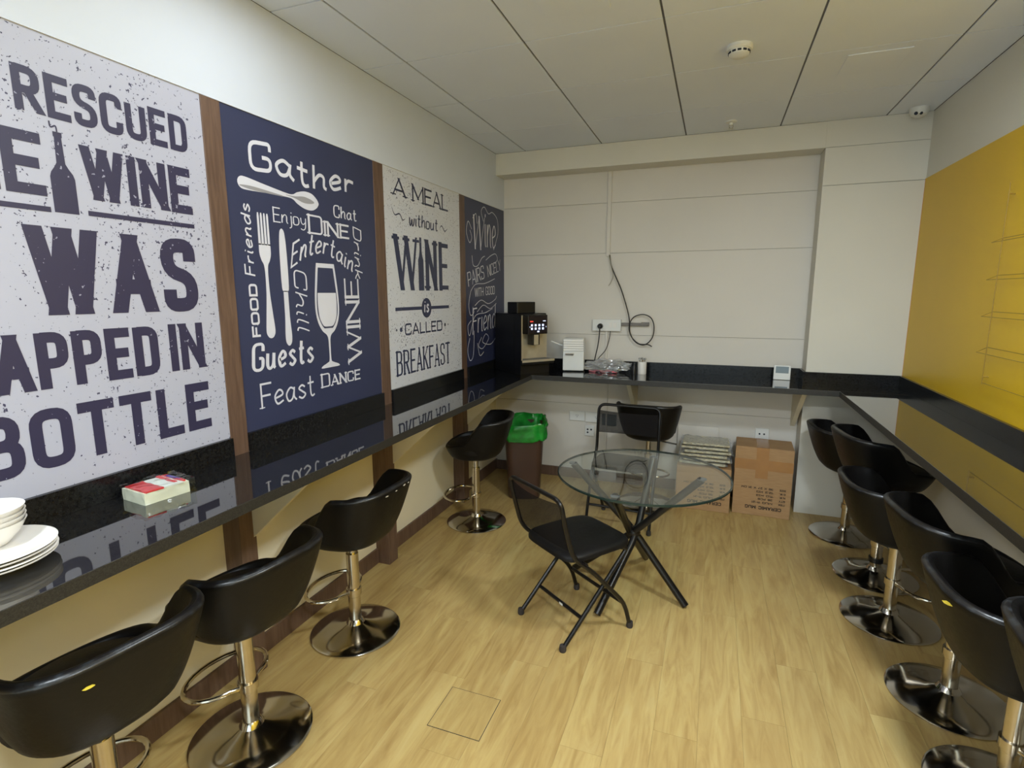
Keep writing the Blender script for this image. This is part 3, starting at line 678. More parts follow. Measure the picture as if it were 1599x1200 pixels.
def stool(x, y, h, rz, label, ring_rz=None, tear=None, collar=False):
    t = empty('bar_stool', (x, y, 0)); tag(t, label, 'bar stool', 'black tub bar stools on chrome pedestals')
    def part(name, make, mat, loc=(0, 0, 0), rot=0, smooth=S30):
        if name not in STOOL:
            o = obj(name, make(), mat, t, loc, smooth); STOOL[name] = o
        else:
            o = STOOL[name].copy(); COL.objects.link(o); o.parent = t; o.location = loc
        o.rotation_euler = (0, 0, rot); return o
    def mbase(): bm = bmesh.new(); lathe(bm, [(0, 0), (.2, 0), (.206, .003), (.206, .007), (.198, .012), (.13, .022), (.07, .034), (.042, .046), (.034, .06), (.03, .065), (0, .065)], 64); return bm
    def mcol(): bm = bmesh.new(); lathe(bm, [(0, .06), (.028, .06), (.028, .18), (.03, .182), (.03, .2), (.028, .202), (.028, .395), (0, .395)], 28); return bm
    def mpis(): bm = bmesh.new(); lathe(bm, [(0, .0), (.0185, .0), (.0185, .2), (.05, .2), (.07, .22), (0, .22)], 24); return bm
    def mring():
        pts = [(.026, .03, 0)] + [(.02 + .1 * 0 - .0, .0, 0)] * 0 + [(-.06 + .0, .075, 0)] * 0
        arc = []
        for k in range(25):
            a = math.radians(-155 + 310 * k / 24); arc.append((-.115 - .105 * math.cos(a), .15 * math.sin(a) * 1.0, 0))
        bm = bmesh.new(); tube(bm, [(0, -.02, 0), (-.02, -.06, 0)] + arc[::1] + [(-.02, .06, 0), (0, .02, 0)], .0085, 10)
        lathe(bm, [(.029, -.015), (.035, -.015), (.035, .015), (.029, .015)], 24); return bm
    def mlev(): bm = bmesh.new(); tube(bm, [(0, .03, 0), (0, .1, -.012), (-.02, .2, -.03)], .006, 8); return bm
    part('base', mbase, M['chrome']); part('column', mcol, M['chrome_dull'])
    part('piston', mpis, M['chrome'], (0, 0, h - .215)); part('footrest', mring, M['chrome_dull'], (0, 0, .205 if ring_rz is None else ring_rz[1]), rz if ring_rz is None else ring_rz[0])
    part('lever', mlev, M['black_metal'], (0, 0, h - .01), rz)
    part('seat_shell', shell_mesh, [M['black_vinyl'], M['worn_highlight']], (0, 0, h), rz, None if False else math.radians(50))
    part('seat_cushion', cushion_mesh, M['seat_vinyl'], (0, 0, h), rz)
    if collar:
        bm = bmesh.new(); lathe(bm, [(.0285, .09), (.036, .09), (.036, .115), (.0285, .115)], 24); obj('collar', bm, M['black_plastic'], t)
    if tear:
        for k, (a, z, s_, mt) in enumerate(tear):
            f3 = (z / .285) ** .8; ea = .13 + .122 * f3 ** .6; eb = .145 + .09 * f3 ** .6; ex = 2.5 + .7 * f3
            rr = ((abs(math.cos(a)) / ea) ** ex + (abs(math.sin(a)) / eb) ** ex) ** (-1 / ex) * (1 + .05 * f3 * max(0, math.cos(a))) + .0025; bm = bmesh.new()
            ca = Vector((rr * math.cos(a), rr * 1.0 * math.sin(a), z)); tv = Vector((-math.sin(a), math.cos(a), 0))
            nn = Vector((math.cos(a), math.sin(a), .25)).normalized(); b2 = nn.cross(tv)
            ps = [(-1, -.15), (-.3, .3), (.6, .35), (1, 0), (.3, -.3), (-.5, -.4)]
            A = [bm.verts.new(ca + tv * px * s_ + b2 * py * s_ * .8 + nn * .001) for px, py in ps]; B = [bm.verts.new(v.co - nn * .012) for v in A]
            bm.faces.new(A); bm.faces.new(B[::-1])
            for i in range(6): bm.faces.new((A[i], A[(i + 1) % 6], B[(i + 1) % 6], B[i]))
            o = obj('torn_patch', bm, M[mt], t, (0, 0, h)); o.rotation_euler.z = rz
            o['label'] = 'torn spot in the rim showing pale foam'
    return t
stool(.215, .63, .475, -.15, 'black tub bar stool nearest the camera under the posters', tear=[(-.38, .235, .012, 'foam')])
stool(.223, 1.10, .46, -.1, 'black tub bar stool in front of the first wooden upright, second along the posters')
stool(.197, 1.745, .465, .0, 'black tub bar stool below the navy cutlery poster, rim chipped', tear=[(-.3, .268, .008, 'chip'), (.2, .275, .010, 'chip'), (-.05, .27, .007, 'chip'), (.35, .272, .007, 'chip')])
stool(.224, 3.08, .48, .25, 'black tub bar stool beside the brown bin', ring_rz=(.2, .2))
stool(1.30, 3.84, .515, -PI / 2, 'black tub bar stool at the back counter behind the glass table')
stool(2.592, 3.715, .45, PI + .1, 'farthest black tub bar stool below the yellow wall, near the cartons')
stool(2.637, 3.175, .545, PI + .15, 'black tub bar stool below the yellow wall, black collar on its pedestal, raised highest', collar=True)
stool(2.591, 2.72, .42, PI, 'black tub bar stool third from the back of the yellow wall row')
stool(2.655, 2.185, .485, PI + .1, 'black tub bar stool fourth from the back of the yellow wall row')
stool(2.65, 1.725, .43, PI, 'black tub bar stool with a yellow tear on its rim, by the yellow wall', tear=[(.4, .255, .018, 'foam')])
stool(2.66, 1.25, .53, PI - .1, 'black tub bar stool nearest the camera on the yellow wall side, barely in view')

# ------------------------------------------------------------------ glass table
tb = empty('glass_table', (1.42, 2.45, 0)); tag(tb, 'round clear glass table on black crossed tube legs', 'table')
bm = bmesh.new(); lathe(bm, [(0, .688), (.415, .688)], 72, mi=0); lathe(bm, [(.415, .688), (.42, .69), (.42, .698), (.415, .70)], 72, mi=1); lathe(bm, [(.415, .70), (0, .70)], 72, mi=0)
bmesh.ops.remove_doubles(bm, verts=bm.verts, dist=.0003)
obj('tabletop', bm, [M['glass'], M['glass_edge']], tb)
hub = Vector((1.376, 2.535, .345)); O_ = Vector((1.42, 2.45, 0))
for tp, ft in (((1.05, 2.524, .684), (1.656, 2.478, .012)), ((1.70, 2.489, .684), (1.034, 2.66, .012)), ((1.44, 2.77, .684), (1.25, 2.251, .012)), ((1.342, 2.12, .684), (1.405, 2.93, .012))):
    tp, ft = Vector(tp), Vector(ft); a = tp - hub; sd = a.cross(Vector((0, 0, 1))).normalized() * .018; h2 = hub + sd
    lg = obj('leg', TB([tp - O_, h2 + (tp - hub) * .12 - O_, h2 - O_ + (ft - hub) * .12, ft - O_], .0185, 14), M['black_metal'], tb, smooth=S30)
    bm = bmesh.new(); lathe(bm, [(0, .6845), (.022, .6845), (.022, .6895), (0, .6895)], 20, (tp.x - O_.x, tp.y - O_.y, 0)); obj('pad', bm, M['grey_plastic'], lg)
bm = bmesh.new(); bmesh.ops.create_icosphere(bm, subdivisions=3, radius=.038); [setattr(v, 'co', Vector((v.co.x, v.co.y, v.co.z * .8)) + hub - O_) for v in bm.verts]
obj('hub', bm, M['black_metal'], tb, smooth=S30)

# ------------------------------------------------------------------ folding chairs  (local: +y forward)
def folding_chair(loc, rz, label, dp=.19, topy=-.33, toph=.80, seat0=-.215, seat1=.2, wf=.2, wr_=.17, mesh=(.585, .745), sh=.45):
    t = empty('folding_chair', loc, rz); tag(t, label, 'chair', 'black folding chairs at the glass table')
    r = .0105
    # back tube: one bent tube from front foot over the backrest to the other front foot
    side = lambda s: [Vector((s * wf, dp, .012)), Vector((s * wf, dp - .04, .14)), Vector((s * wf, seat0 + .12, .36)), Vector((s * wf, seat0 + .01, sh + .02)), Vector((s * wf, topy + .02, toph - .1)), Vector((s * wf, topy, toph))]
    L, R = side(-1), side(1)
    path = rounded(L + R[::-1], .06, 6)
    obj('back_frame', TB(path, r, 10), M['black_metal'], t, smooth=S30)
    for s in (-1, 1):
        pts = [Vector((s * wr_, -dp, .012)), Vector((s * wr_, seat1 - .04, sh - .035)), Vector((s * wr_, seat1 - .08, sh - .02))]
        obj('leg', TB(rounded(pts, .03, 4), r, 10), M['black_metal'], t, smooth=S30)
    for s, yy in ((-1, -dp), (1, -dp)):
        bm = bmesh.new(); lathe(bm, [(0, 0), (.014, 0), (.0165, .008), (.0145, .03), (0, .03)], 14, (s * wr_, yy, 0)); obj('rubber_foot', bm, M['rubber'], t, smooth=S30)
    for s in (-1, 1):
        bm = bmesh.new(); lathe(bm, [(0, 0), (.014, 0), (.0165, .008), (.0145, .03), (0, .03)], 14, (s * wf, dp, 0)); obj('rubber_foot', bm, M['rubber'], t, smooth=S30)
    k = .3; cy = -dp + (seat1 - .04 + dp) * k; obj('crossbar', TB([(-wr_, cy, (sh - .035) * k), (wr_, cy, (sh - .035) * k)], .009, 8), M['black_metal'], t, smooth=S30)
    obj('crossbar', TB([(-wf, dp - .04, .135), (wf, dp - .04, .135)], .009, 8), M['black_metal'], t, smooth=S30)
    obj('crossbar', TB([(-wf, seat0 + .09, .395), (wf, seat0 + .09, .395)], .008, 8), M['black_metal'], t, smooth=S30)
    # padded seat
    bm = bmesh.new(); n = 40; rings = []
    for z, k in ((sh - .022, .95), (sh - .018, 1.0), (sh - .004, 1.0), (sh + .006, .97), (sh + .012, .86), (sh + .014, .5)):
        ring = []
        for i in range(n):
            a = 2 * PI * i / n; c, s_ = math.cos(a), math.sin(a); e = 2 / 5.0
            ring.append(bm.verts.new((.188 * k * math.copysign(abs(c) ** e, c), (seat0 + seat1) / 2 + (seat1 - seat0) / 2 * k * math.copysign(abs(s_) ** e, s_), z)))
        rings.append(ring)
    for a, b in zip(rings, rings[1:]):
        for i in range(n): bm.faces.new((a[i], a[(i + 1) % n], b[(i + 1) % n], b[i]))
    bm.faces.new(rings[0][::-1]); bm.faces.new(rings[-1])
    obj('seat', bm, M['seat_vinyl'], t, smooth=math.radians(50))
    # mesh backrest stretched between the uprights
    bm = bmesh.new(); nx, nz = 12, 6; g = []
    for j in range(nz + 1):
        z = mesh[0] + (mesh[1] - mesh[0]) * j / nz; fy = (z - sh - .02) / (toph - sh - .02); yy = seat0 + .01 + (topy - seat0 - .01) * fy
        row = []
        for i in range(nx + 1):
            u = -1 + 2 * i / nx; sag = .016 * (1 - u * u)
            zz_ = z + (.012 * u * u if j == nz else 0) 
            row.append(bm.verts.new((u * (wf - .002), yy - sag, zz_)))
        g.append(row)
    for j in range(nz):
        for i in range(nx): bm.faces.new((g[j][i], g[j][i + 1], g[j + 1][i + 1], g[j + 1][i]))
    obj('backrest', bm, M['mesh_fabric'], t, smooth=S30)
    return t
c1 = folding_chair((1.14, 2.19, 0), -.648, 'black folding chair with padded seat in front of the glass table', mesh=(.48, .695), topy=-.235, toph=.725, seat0=-.175, seat1=.225, sh=.43)
o = obj('sticker', BX(-.012, .012, -.0105, -.009, -.004, .006), M['white_plastic'], c1, (.02, -.19 + .3 * .375 , .1185)); 
folding_chair((1.18, 3.43, 0), PI - .07, 'black folding chair behind the glass table facing it', dp=.15, topy=-.13, toph=.80, seat0=-.1, seat1=.2, wf=.215, mesh=(.60, .745))

# ------------------------------------------------------------------ bin
bn = empty('waste_bin', (.355, 3.72, 0), .33); tag(bn, 'tall brown plastic bin with a green liner in the corner', 'bin')
def rbox(bm, secs, n=40, e=5.0, wob=0, mi=0):
    rings = []
    for hx, hy, z in secs:
        ring = []
        for i in range(n):
            a = 2 * PI * i / n; c, s_ = math.cos(a), math.sin(a)
            k = 1 + wob * mnoise.noise(Vector((c * 4, s_ * 4, z * 23)))
            ring.append(bm.verts.new((hx * k * math.copysign(abs(c) ** (2 / e), c), hy * k * math.copysign(abs(s_) ** (2 / e), s_), z + wob * .25 * mnoise.noise(Vector((c * 5, s_ * 5, 9 + z))))))
        rings.append(ring)
    for a, b in zip(rings, rings[1:]):
        for i in range(n): bm.faces.new((a[i], a[(i + 1) % n], b[(i + 1) % n], b[i])).material_index = mi
    return rings
bm = bmesh.new(); rg = rbox(bm, [(.115, .14, 0), (.12, .145, .01), (.148, .178, .575), (.152, .182, .58), (.152, .182, .59), (.145, .175, .59), (.115, .14, .02)]); bm.faces.new(rg[0][::-1]); bm.faces.new(rg[-1])
obj('body', bm, M['bin_brown'], bn, smooth=S30).scale = (1.04, 1.04, .95)
bm = bmesh.new(); rbox(bm, [(.152, .182, .50), (.158, .19, .515), (.160, .192, .55), (.158, .188, .60), (.165, .19, .625), (.16, .185, .64), (.148, .172, .635), (.138, .164, .6), (.13, .155, .5), (.12, .14, .35)], wob=.09, n=72)
obj('liner', bm, M['bin_green'], bn, smooth=math.radians(60)).scale = (1.1, 1.1, .95)

# ------------------------------------------------------------------ cardboard cartons
def carton(x0, x1, y0, y1, z0, z1, rz, label, rows, tape=True, big='CERAMIC MUG'):
    cx_, cy_ = (x0 + x1) / 2, (y0 + y1) / 2
    t = empty('cardboard_carton', (cx_, cy_, z0), rz); tag(t, label, 'box', 'mug cartons')
    w, d, h = x1 - x0, y1 - y0, z1 - z0
    obj('body', BX(-w / 2, w / 2, -d / 2, d / 2, 0, h), M['card'], t, bevel=.003)
    obj('flap', BX(-w / 2 + .002, w / 2 - .002, -d / 2 + .002, -.001, h, h + .003), M['card'], t)
    obj('flap', BX(-w / 2 + .002, w / 2 - .002, .001, d / 2 - .002, h, h + .003), M['card'], t)
    if tape:
        bm = BX(-.05, .03, -d / 2 - .0015, d / 2, h + .003, h + .0042); box(bm, -.05, .03, -d / 2 - .0015, -d / 2 - .0003, h * .56, h + .0042); obj('tape', bm, M['tape'], t)
        bm = BX(-w / 2 - .001, w / 2 + .001, -d / 2 - .0012, -d / 2 - .0004, h * .68, h * .83); obj('tape', bm, M['tape'], t)
    s_ = Sheet(lambda u, v, k: (u, -d / 2 - k, v))
    # printed upside down: reading direction -u
    s_.word(big, (w / 2 - .055, .075), (-1, 0), w - .14, .024, .0058, gap=.22)
    for k, (a, b) in enumerate(rows):
        z = .075 + .034 + k * .0265
        s_.word(a, (w / 2 - .035, z), (-1, 0), .04, .014, .0034, gap=.2)
        s_.word(b, (w / 2 - .115, z), (-1, 0), min(.02 + .0125 * len(b), w - .15), .014, .0034, gap=.2)
    s_.done('printing', M['box_print'], t); return t
ROWS = [('ITEM', 'MUG 11-21'), ('QTY', '36 PCS'), ('N.W.', '11.0 KG'), ('G.W.', '12.2 KG'), ('SIZE', '38 X 27 X 31 CM')]
carton(1.913, 2.289, 3.862, 4.13, 0, .50, -.04, 'tall cardboard mug carton sealed with brown tape, beside the pillar', ROWS)
carton(1.512, 1.888, 3.83, 4.13, 0, .325, 0, 'lower cardboard mug carton holding clear packets, seen through the table', ROWS, tape=False)
# clear packets stacked on the lower carton
def packet(x, y, z, w, d, h, rz, seed, label):
    bm = bmesh.new(); nx, ny = 16, 10; top = []; bot = []
    for j in range(ny + 1):
        rt, rb = [], []
        for i in range(nx + 1):
            u, v = i / nx - .5, j / ny - .5
            ed = min(1, (0.5 - abs(u)) * 9) * min(1, (0.5 - abs(v)) * 7); ed = max(ed, 0) ** .5
            nz = mnoise.noise(Vector((u * 7, v * 7, seed))) * .009 + mnoise.noise(Vector((u * 19, v * 19, seed + 3))) * .007
            rt.append(bm.verts.new((u * w + nz * .4, v * d + nz, h * .5 + h * .5 * ed + nz * .7))); rb.append(bm.verts.new((u * w + nz * .4, v * d + nz, h * .5 - h * .5 * ed)))
        top.append(rt); bot.append(rb)
    for j in range(ny):
        for i in range(nx):
            bm.faces.new((top[j][i], top[j][i + 1], top[j + 1][i + 1], top[j + 1][i])); bm.faces.new((bot[j][i], bot[j + 1][i], bot[j + 1][i + 1], bot[j][i + 1]))
    bmesh.ops.remove_doubles(bm, verts=bm.verts, dist=.0004)
    t = empty('wrapped_packet', (x, y, z), rz); tag(t, label, 'packet', 'packets stacked on the lower carton')
    obj('wrapper', bm, M['film'], t, smooth=math.radians(30))
    bm = BX(-w * .46, w * .46, -d * .45, d * .45, h * .22, h * .78); obj('contents', bm, M['straw'], t, bevel=.004)
M['straw'] = simple('straw_tone', (200, 190, 154), .5, var=.45, vs=60)
names = ['lowest', 'second from bottom', 'third from bottom', 'fourth from bottom', 'fifth from bottom', 'topmost']
for k in range(6):
    packet(1.70 + [-.01, .012, -.006, .014, 0, .004][k], 3.975, .330 + k * .029, .35, .25, .028, [-.04, .03, -.02, .05, -.03, .02][k], k * 3.1, 'clear wrapped packet of straw coloured napkins, %s of its stack' % names[k])
# pale carton lid leaning behind the packets
o = obj('card_sheet', BX(-.15, .15, -.004, .004, 0, .55), M['panel']); o.location = (1.64, REC - .05, 0.0); o.rotation_euler = (-.05, 0, 0)
tag(o, 'pale sheet of board standing behind the packets against the back wall', 'board')

# ------------------------------------------------------------------ coffee machine and milk cooler
ang = math.atan2(.24, .19)          # front face runs along +x local
cm = empty('coffee_machine', (.335, 3.69, HC), ang); tag(cm, 'black and steel coffee machine with a lit touch screen in the corner', 'coffee machine')
Wc, Dc, Hc = .30, .40, .465          # width, depth (local +y goes back), height
obj('housing', BX(0, Wc, .09, Dc, .0, Hc), M['black_plastic'], cm, bevel=.006)
obj('side_panel', BX(0, .008, 0, .092, .0, Hc), M['black_plastic'], cm)
obj('steel_front', BX(.008, Wc, .084, .0895, .11, Hc - .012), M['steel'], cm)
obj('steel_front', BX(.008, .016, .0, .09, .11, Hc - .01), M['steel'], cm)
dt = obj('drip_tray', BX(.004, Wc, -.02, .088, .075, .11), M['black_plastic'], cm, bevel=.003)
obj('tray_edge', BX(.002, Wc + .002, -.024, -.02, .095, .112), M['steel'], dt)
obj('tray_grille', BX(.02, Wc - .02, -.01, .08, .11, .113), M['grey_plastic'], dt)
obj('base', BX(.02, Wc - .02, .02, .09, 0, .075), M['black_plastic'], cm)
obj('bean_hopper', BX(.03, .20, .1, .25, Hc, Hc + .09), M['black_plastic'], cm, bevel=.006)
hd = obj('screen_head', BX(.055, .235, -.02, .085, .31, Hc - .008), M['black_plastic'], cm, bevel=.004)
hs = obj('screen', BX(.06, .23, -.0215, -.0195, .318, Hc - .016), M['screen'], hd)
bm = bmesh.new()
for r in range(2):
    for c in range(4):
        x = .088 + c * .034; z = .378 - r * .026; box(bm, x - .008, x + .008, -.0228, -.0216, z - .007, z + .009)
box(bm, .138, .156, -.0228, -.0216, .325, .336); box(bm, .069, .072, -.0228, -.0216, .362, .37); box(bm, .218, .221, -.0228, -.0216, .362, .37); box(bm, .19, .215, -.0228, -.0216, .408, .413)
obj('icons', bm, M['icon_w'], hs)
obj('status_bar', BX(.072, .1, -.0228, -.0216, .404, .412), M['icon_r'], hs)
sp = obj('spout', BX(.10, .17, -.01, .06, .225, .31), M['black_plastic'], cm, bevel=.004)
obj('spout_plate', BX(.115, .155, -.013, -.0095, .228, .305), M['steel'], sp)

mk = empty('milk_cooler', (.66, 4.065, HC), .18); tag(mk, 'small white ridged milk cooler beside the coffee machine', 'cooler')
obj('body', BX(-.085, .085, -.07, .07, .006, .265), M['white_plastic'], mk, bevel=.01, seg=3)
obj('groove_panel', BX(-.081, .081, -.0712, -.069, .166, .258), M['grey_plastic'], mk)
bm = bmesh.new()
for k in range(5): box(bm, -.08, .08, -.077, -.068, .168 + k * .0183, .1845 + k * .0183)
obj('ridge', bm, M['porcelain'], mk, bevel=.002)
dd = obj('door', BX(-.082, .082, -.074, -.069, .012, .162), M['white_plastic'], mk, bevel=.004)
obj('handle', TB([(-.06, -.074, .142), (-.06, -.09, .142), (.0, -.09, .142), (.0, -.074, .142)], .0075), M['chrome'], dd, smooth=S30)
o = obj('milk_hose', TB(crom([(.49, 3.99, 1.20), (.53, 4.0, 1.185), (.56, 4.02, 1.17), (.585, 4.045, 1.17)]), .005), M['white_plastic'], smooth=S30); tag(o, 'thin white hose between coffee machine and milk cooler', 'hose')

# clear bag of pink sachets
bg = empty('sachet_bag', (.93, 4.06, HC)); tag(bg, 'crumpled clear plastic bag with pink sachets on the back counter', 'bag')
bm = bmesh.new(); bmesh.ops.create_icosphere(bm, subdivisions=4, radius=1)
for v in bm.verts:
    p = v.co.copy(); k = 1 + .35 * mnoise.noise(p * 2.2) + .18 * mnoise.noise(p * 6)
    v.co = Vector((p.x * .17 * k, p.y * .08 * k, max(.002, (.045 + p.z * .05 * k + (.025 if p.x < 0 else .04) * (p.z > 0) * abs(mnoise.noise(p * 3 + Vector((5, 0, 0))))))))
obj('bag', bm, M['film'], bg, smooth=math.radians(25))
for k in range(7):
    bm = BX(-.025, .025, -.016, .016, 0, .006); o = obj('sachet', bm, M['pink'], bg, (-.11 + k * .03, -.02 + .03 * math.sin(k * 2), .004 + .004 * (k % 3))); o.rotation_euler = (0, .1, k * 1.3)
# white canister with small metal tops
cn = empty('white_canister', (1.205, 4.06, HC)); tag(cn, 'white container with small chrome tools in its top on the back counter', 'container')
bm = bmesh.new(); lathe(bm, [(0, 0), (.032, 0), (.034, .004), (.034, .094), (.03, .097), (.028, .09), (.0, .02)], 32); obj('body', bm, M['porcelain'], cn, smooth=S30)
for k in range(4):
    a = k * 1.7; bm = bmesh.new(); tube(bm, [(0.012 * math.cos(a), .012 * math.sin(a), .03), (.02 * math.cos(a), .02 * math.sin(a), .115)], .0035, 8); lathe(bm, [(0, .11), (.009, .112), (.009, .125), (0, .127)], 14, (.02 * math.cos(a), .02 * math.sin(a), 0)); obj('metal_tool', bm, M['chrome'], cn, smooth=S30)
o = obj('clear_bottle', bmesh.new(), M['film']) if False else None
bm = bmesh.new(); lathe(bm, [(0, 0), (.016, 0), (.016, .05), (.008, .065), (.008, .085), (0, .085)], 20); gb = obj('small_bottle', bm, M['black_plastic'], None, (1.148, 4.035, HC), smooth=S30); tag(gb, 'small dark bottle left of the white container', 'bottle')

# thermostat-like display
th = empty('desk_display', (2.19, 4.10, HC), -.12); tag(th, 'small white device with a grey display leaning on the back upstand', 'device')
bm = BX(-.055, .055, -.012, .012, 0, .105); obj('body', bm, M['white_plastic'], th, bevel=.004).rotation_euler.x = -.12
b2 = [c for c in th.children][0] if th.children else None
o = obj('display', BX(-.042, .042, -.0135, -.0118, .048, .096), M['lcd'], th); o.rotation_euler.x = -.12

# wall sockets, trunking, bracket, cables
def socket(x0, x1, z0, z1, label, holes=(), d=.012, mat='white_plastic', group='white sockets on the back wall'):
    t = empty('wall_socket', ((x0 + x1) / 2, REC, (z0 + z1) / 2)); tag(t, label, 'socket', group); w, h = x1 - x0, z1 - z0
    obj('plate', BX(-w / 2, w / 2, -d, 0, -h / 2, h / 2), M[mat], t, bevel=.002)
    for hx, hz, r in holes:
        bm = bmesh.new(); lathe(bm, [(0, 0), (r, 0), (r, .0012), (0, .0012)], 12); bmesh.ops.rotate(bm, verts=bm.verts, matrix=Matrix.Rotation(PI / 2, 3, 'X')); obj('pin_hole', bm, M['hole'], t, (hx, -d - .0001, hz))
    return t
tri = lambda x, s=1: [(x - .011 * s, .010 * s, .0045 * s), (x + .011 * s, .010 * s, .0045 * s), (x, -.010 * s, .0045 * s)]
sb = socket(.783, 1.012, 1.279, 1.372, 'long white switched socket box above the back counter', tri(-.05, .8), d=.035)
obj('rocker', BX(.02, .045, -.037, -.035, -.02, .02), M['porcelain'], sb); obj('rocker', BX(.055, .08, -.037, -.035, -.02, .02), M['porcelain'], sb)
socket(.598, .728, .51, .592, 'white socket under the back counter, nearest the bin', tri(.0, .7))
socket(.735, .86, .505, .590, 'white socket right of the one nearest the bin, under the back counter', tri(.03, .6))
socket(.733, .812, .385, .475, 'white socket with three blue dots, lower of the cluster by the bin', [(-.016, .012, .008), (.014, .012, .008), (-.016, -.014, .008)])
socket(.875, .995, .49, .585, 'grey wall box seen through the mesh chair back', (), mat='lcd')
socket(2.052, 2.147, .48, .565, 'white socket with two dark dots above the tall carton', [(-.018, .0, .007), (.014, 0, .007)])
for x0, x1, z0, z1, lab in ((.875, .905, 1.87, 2.516, 'white cable trunking dropping from the beam'), (.885, .905, HC + HB, 1.279, 'thin white trunking from socket box to counter'), (.905, .918, 0.09, HC - TC, 'thin grey conduit below the back counter')):
    o = obj('cable_trunking', BX(x0, x1, REC - .014, REC, z0, z1), M['panel'], bevel=.002); tag(o, lab, 'trunking')
br = empty('wall_bracket', (1.13, REC, 1.335)); tag(br, 'grey metal wall bracket holding a coil of cable', 'bracket')
obj('arm', BX(-.115, .10, -.03, 0, -.012, .012), M['bracket_grey'], br, bevel=.002); obj('end_block', BX(.04, .1, -.036, -.001, -.006, .018), M['bracket_grey'], br, bevel=.002)
o = obj('black_cable', TB(crom([(.905, 4.195, 1.88), (.92, 4.185, 1.80), (.955, 4.18, 1.72), (1.01, 4.178, 1.60), (1.06, 4.176, 1.45), (1.08, 4.175, 1.36), (1.088, 4.172, 1.27), (1.13, 4.17, 1.20), (1.2, 4.17, 1.176), (1.26, 4.17, 1.23), (1.272, 4.17, 1.32), (1.245, 4.17, 1.39), (1.18, 4.17, 1.415), (1.11, 4.168, 1.39), (1.08, 4.166, 1.32), (1.10, 4.166, 1.24), (1.16, 4.166, 1.185), (1.23, 4.166, 1.18), (1.262, 4.166, 1.165)], 6), .0045, 8), M['cable'], smooth=S30)
tag(o, 'black cable hanging from the trunking and coiled over the bracket', 'cable')
o = obj('grey_cable', TB(crom([(.9, 4.19, 1.88), (.925, 4.18, 1.78), (.94, 4.178, 1.72), (.925, 4.178, 1.67), (.905, 4.178, 1.64)], 6), .003, 6), M['cable_grey'], smooth=S30); tag(o, 'short pale loose wire hanging below the trunking', 'wire')
pc = empty('power_plug', (.848, REC - .035, 1.318)); tag(pc, 'black plug with its lead in the long socket box', 'plug')
bm = bmesh.new(); lathe(bm, [(0, 0), (.022, 0), (.02, .025), (.01, .035), (0, .035)], 20); bmesh.ops.rotate(bm, verts=bm.verts, matrix=Matrix.Rotation(PI / 2, 3, 'X')); obj('plug_body', bm, M['black_plastic'], pc, (0, -.001, 0), smooth=S30)
obj('lead', TB(crom([(0, -.03, 0), (0, -.035, -.06), (-.01, -.03, -.15), (-.03, -.03, -.25), (-.045, -.04, -.34)]), .0045, 8), M['cable'], pc, smooth=S30)
o = obj('thin_lead', TB(crom([(.93, 4.175, 1.278), (.925, 4.17, 1.22), (.90, 4.165, 1.13), (.845, 4.16, 1.06), (.82, 4.15, 1.0)]), .003, 8), M['cable'], smooth=S30); tag(o, 'thin dark lead drooping from the socket box to the counter', 'cable')

# ------------------------------------------------------------------ things on the left counter
cxp, cyp = .175, .48
for k in range(4):
    bm = bmesh.new(); lathe(bm, [(0, .004), (.07, .004), (.075, 0), (.08, .004), (.105, .012), (.124, .019), (.126, .021), (.122, .0225), (.1, .016), (.07, .009), (0, .009)], 56)
    o = obj('dinner_plate', bm, M['porcelain'], None, (cxp + .003 * (k % 2), cyp, HC + k * .0085), smooth=S30)
    tag(o, 'white dinner plate on the granite counter, %s of its stack' % ['bottom', 'second', 'third', 'top'][k], 'plate', 'white plates under the bowls')
for k in range(4):
    bm = bmesh.new(); lathe(bm, [(0, 0), (.035, 0), (.04, .004), (.062, .03), (.073, .052), (.0745, .055), (.071, .054), (.058, .03), (.036, .008), (0, .006)], 48)
    o = obj('cereal_bowl', bm, M['porcelain'], None, (cxp - .035, cyp + .02, HC + .0365 + k * .0115), smooth=S30)
    tag(o, 'white bowl nested on the stacked plates, %s of the bowls' % ['lowest', 'second from bottom', 'third from bottom', 'topmost'][k], 'bowl', 'white bowls on the plates')
# napkin pack
npk = empty('napkin_pack', (.112, .93, HC), -.12); tag(npk, 'red and white plastic wrapped pack of napkins on the granite counter', 'napkins')
def crumple(x0, x1, y0, y1, z0, z1, amp, seed, n=18, drop=.0):
    bm = bmesh.new(); bmesh.ops.create_cube(bm, size=1); bmesh.ops.subdivide_edges(bm, edges=bm.edges, cuts=n, use_grid_fill=True)
    for v in bm.verts:
        p = v.co.copy(); q = Vector((x0 + (p.x + .5) * (x1 - x0), y0 + (p.y + .5) * (y1 - y0), z0 + (p.z + .5) * (z1 - z0)))
        d = Vector((mnoise.noise(q * 40 + Vector((seed, 0, 0))), mnoise.noise(q * 40 + Vector((0, seed, 0))), mnoise.noise(q * 40 + Vector((0, 0, seed))))) * amp
        if p.z < 0: d.z = 0
        v.co = q + d
    return bm
obj('paper_stack', crumple(-.058, .058, -.066, .07, 0, .036, .0018, 2, 10), M['paper'], npk, smooth=math.radians(40))
obj('printed_wrapper', crumple(-.055, .06, -.06, -.008, .0365, .0405, .003, 5, 10), M['red_print'], npk, smooth=math.radians(40))
obj('printed_wrapper', crumple(-.055, .06, -.008, .05, .036, .04, .003, 7, 10), M['white_plastic'], npk, smooth=math.radians(40))
obj('printed_wrapper', crumple(-.055, .045, .03, .042, .0395, .0425, .003, 9, 8), M['red_print'], npk, smooth=math.radians(40))
obj('printed_wrapper', crumple(-.055, .05, .05, .064, .0365, .041, .003, 8, 8), M['red_print'], npk, smooth=math.radians(40))
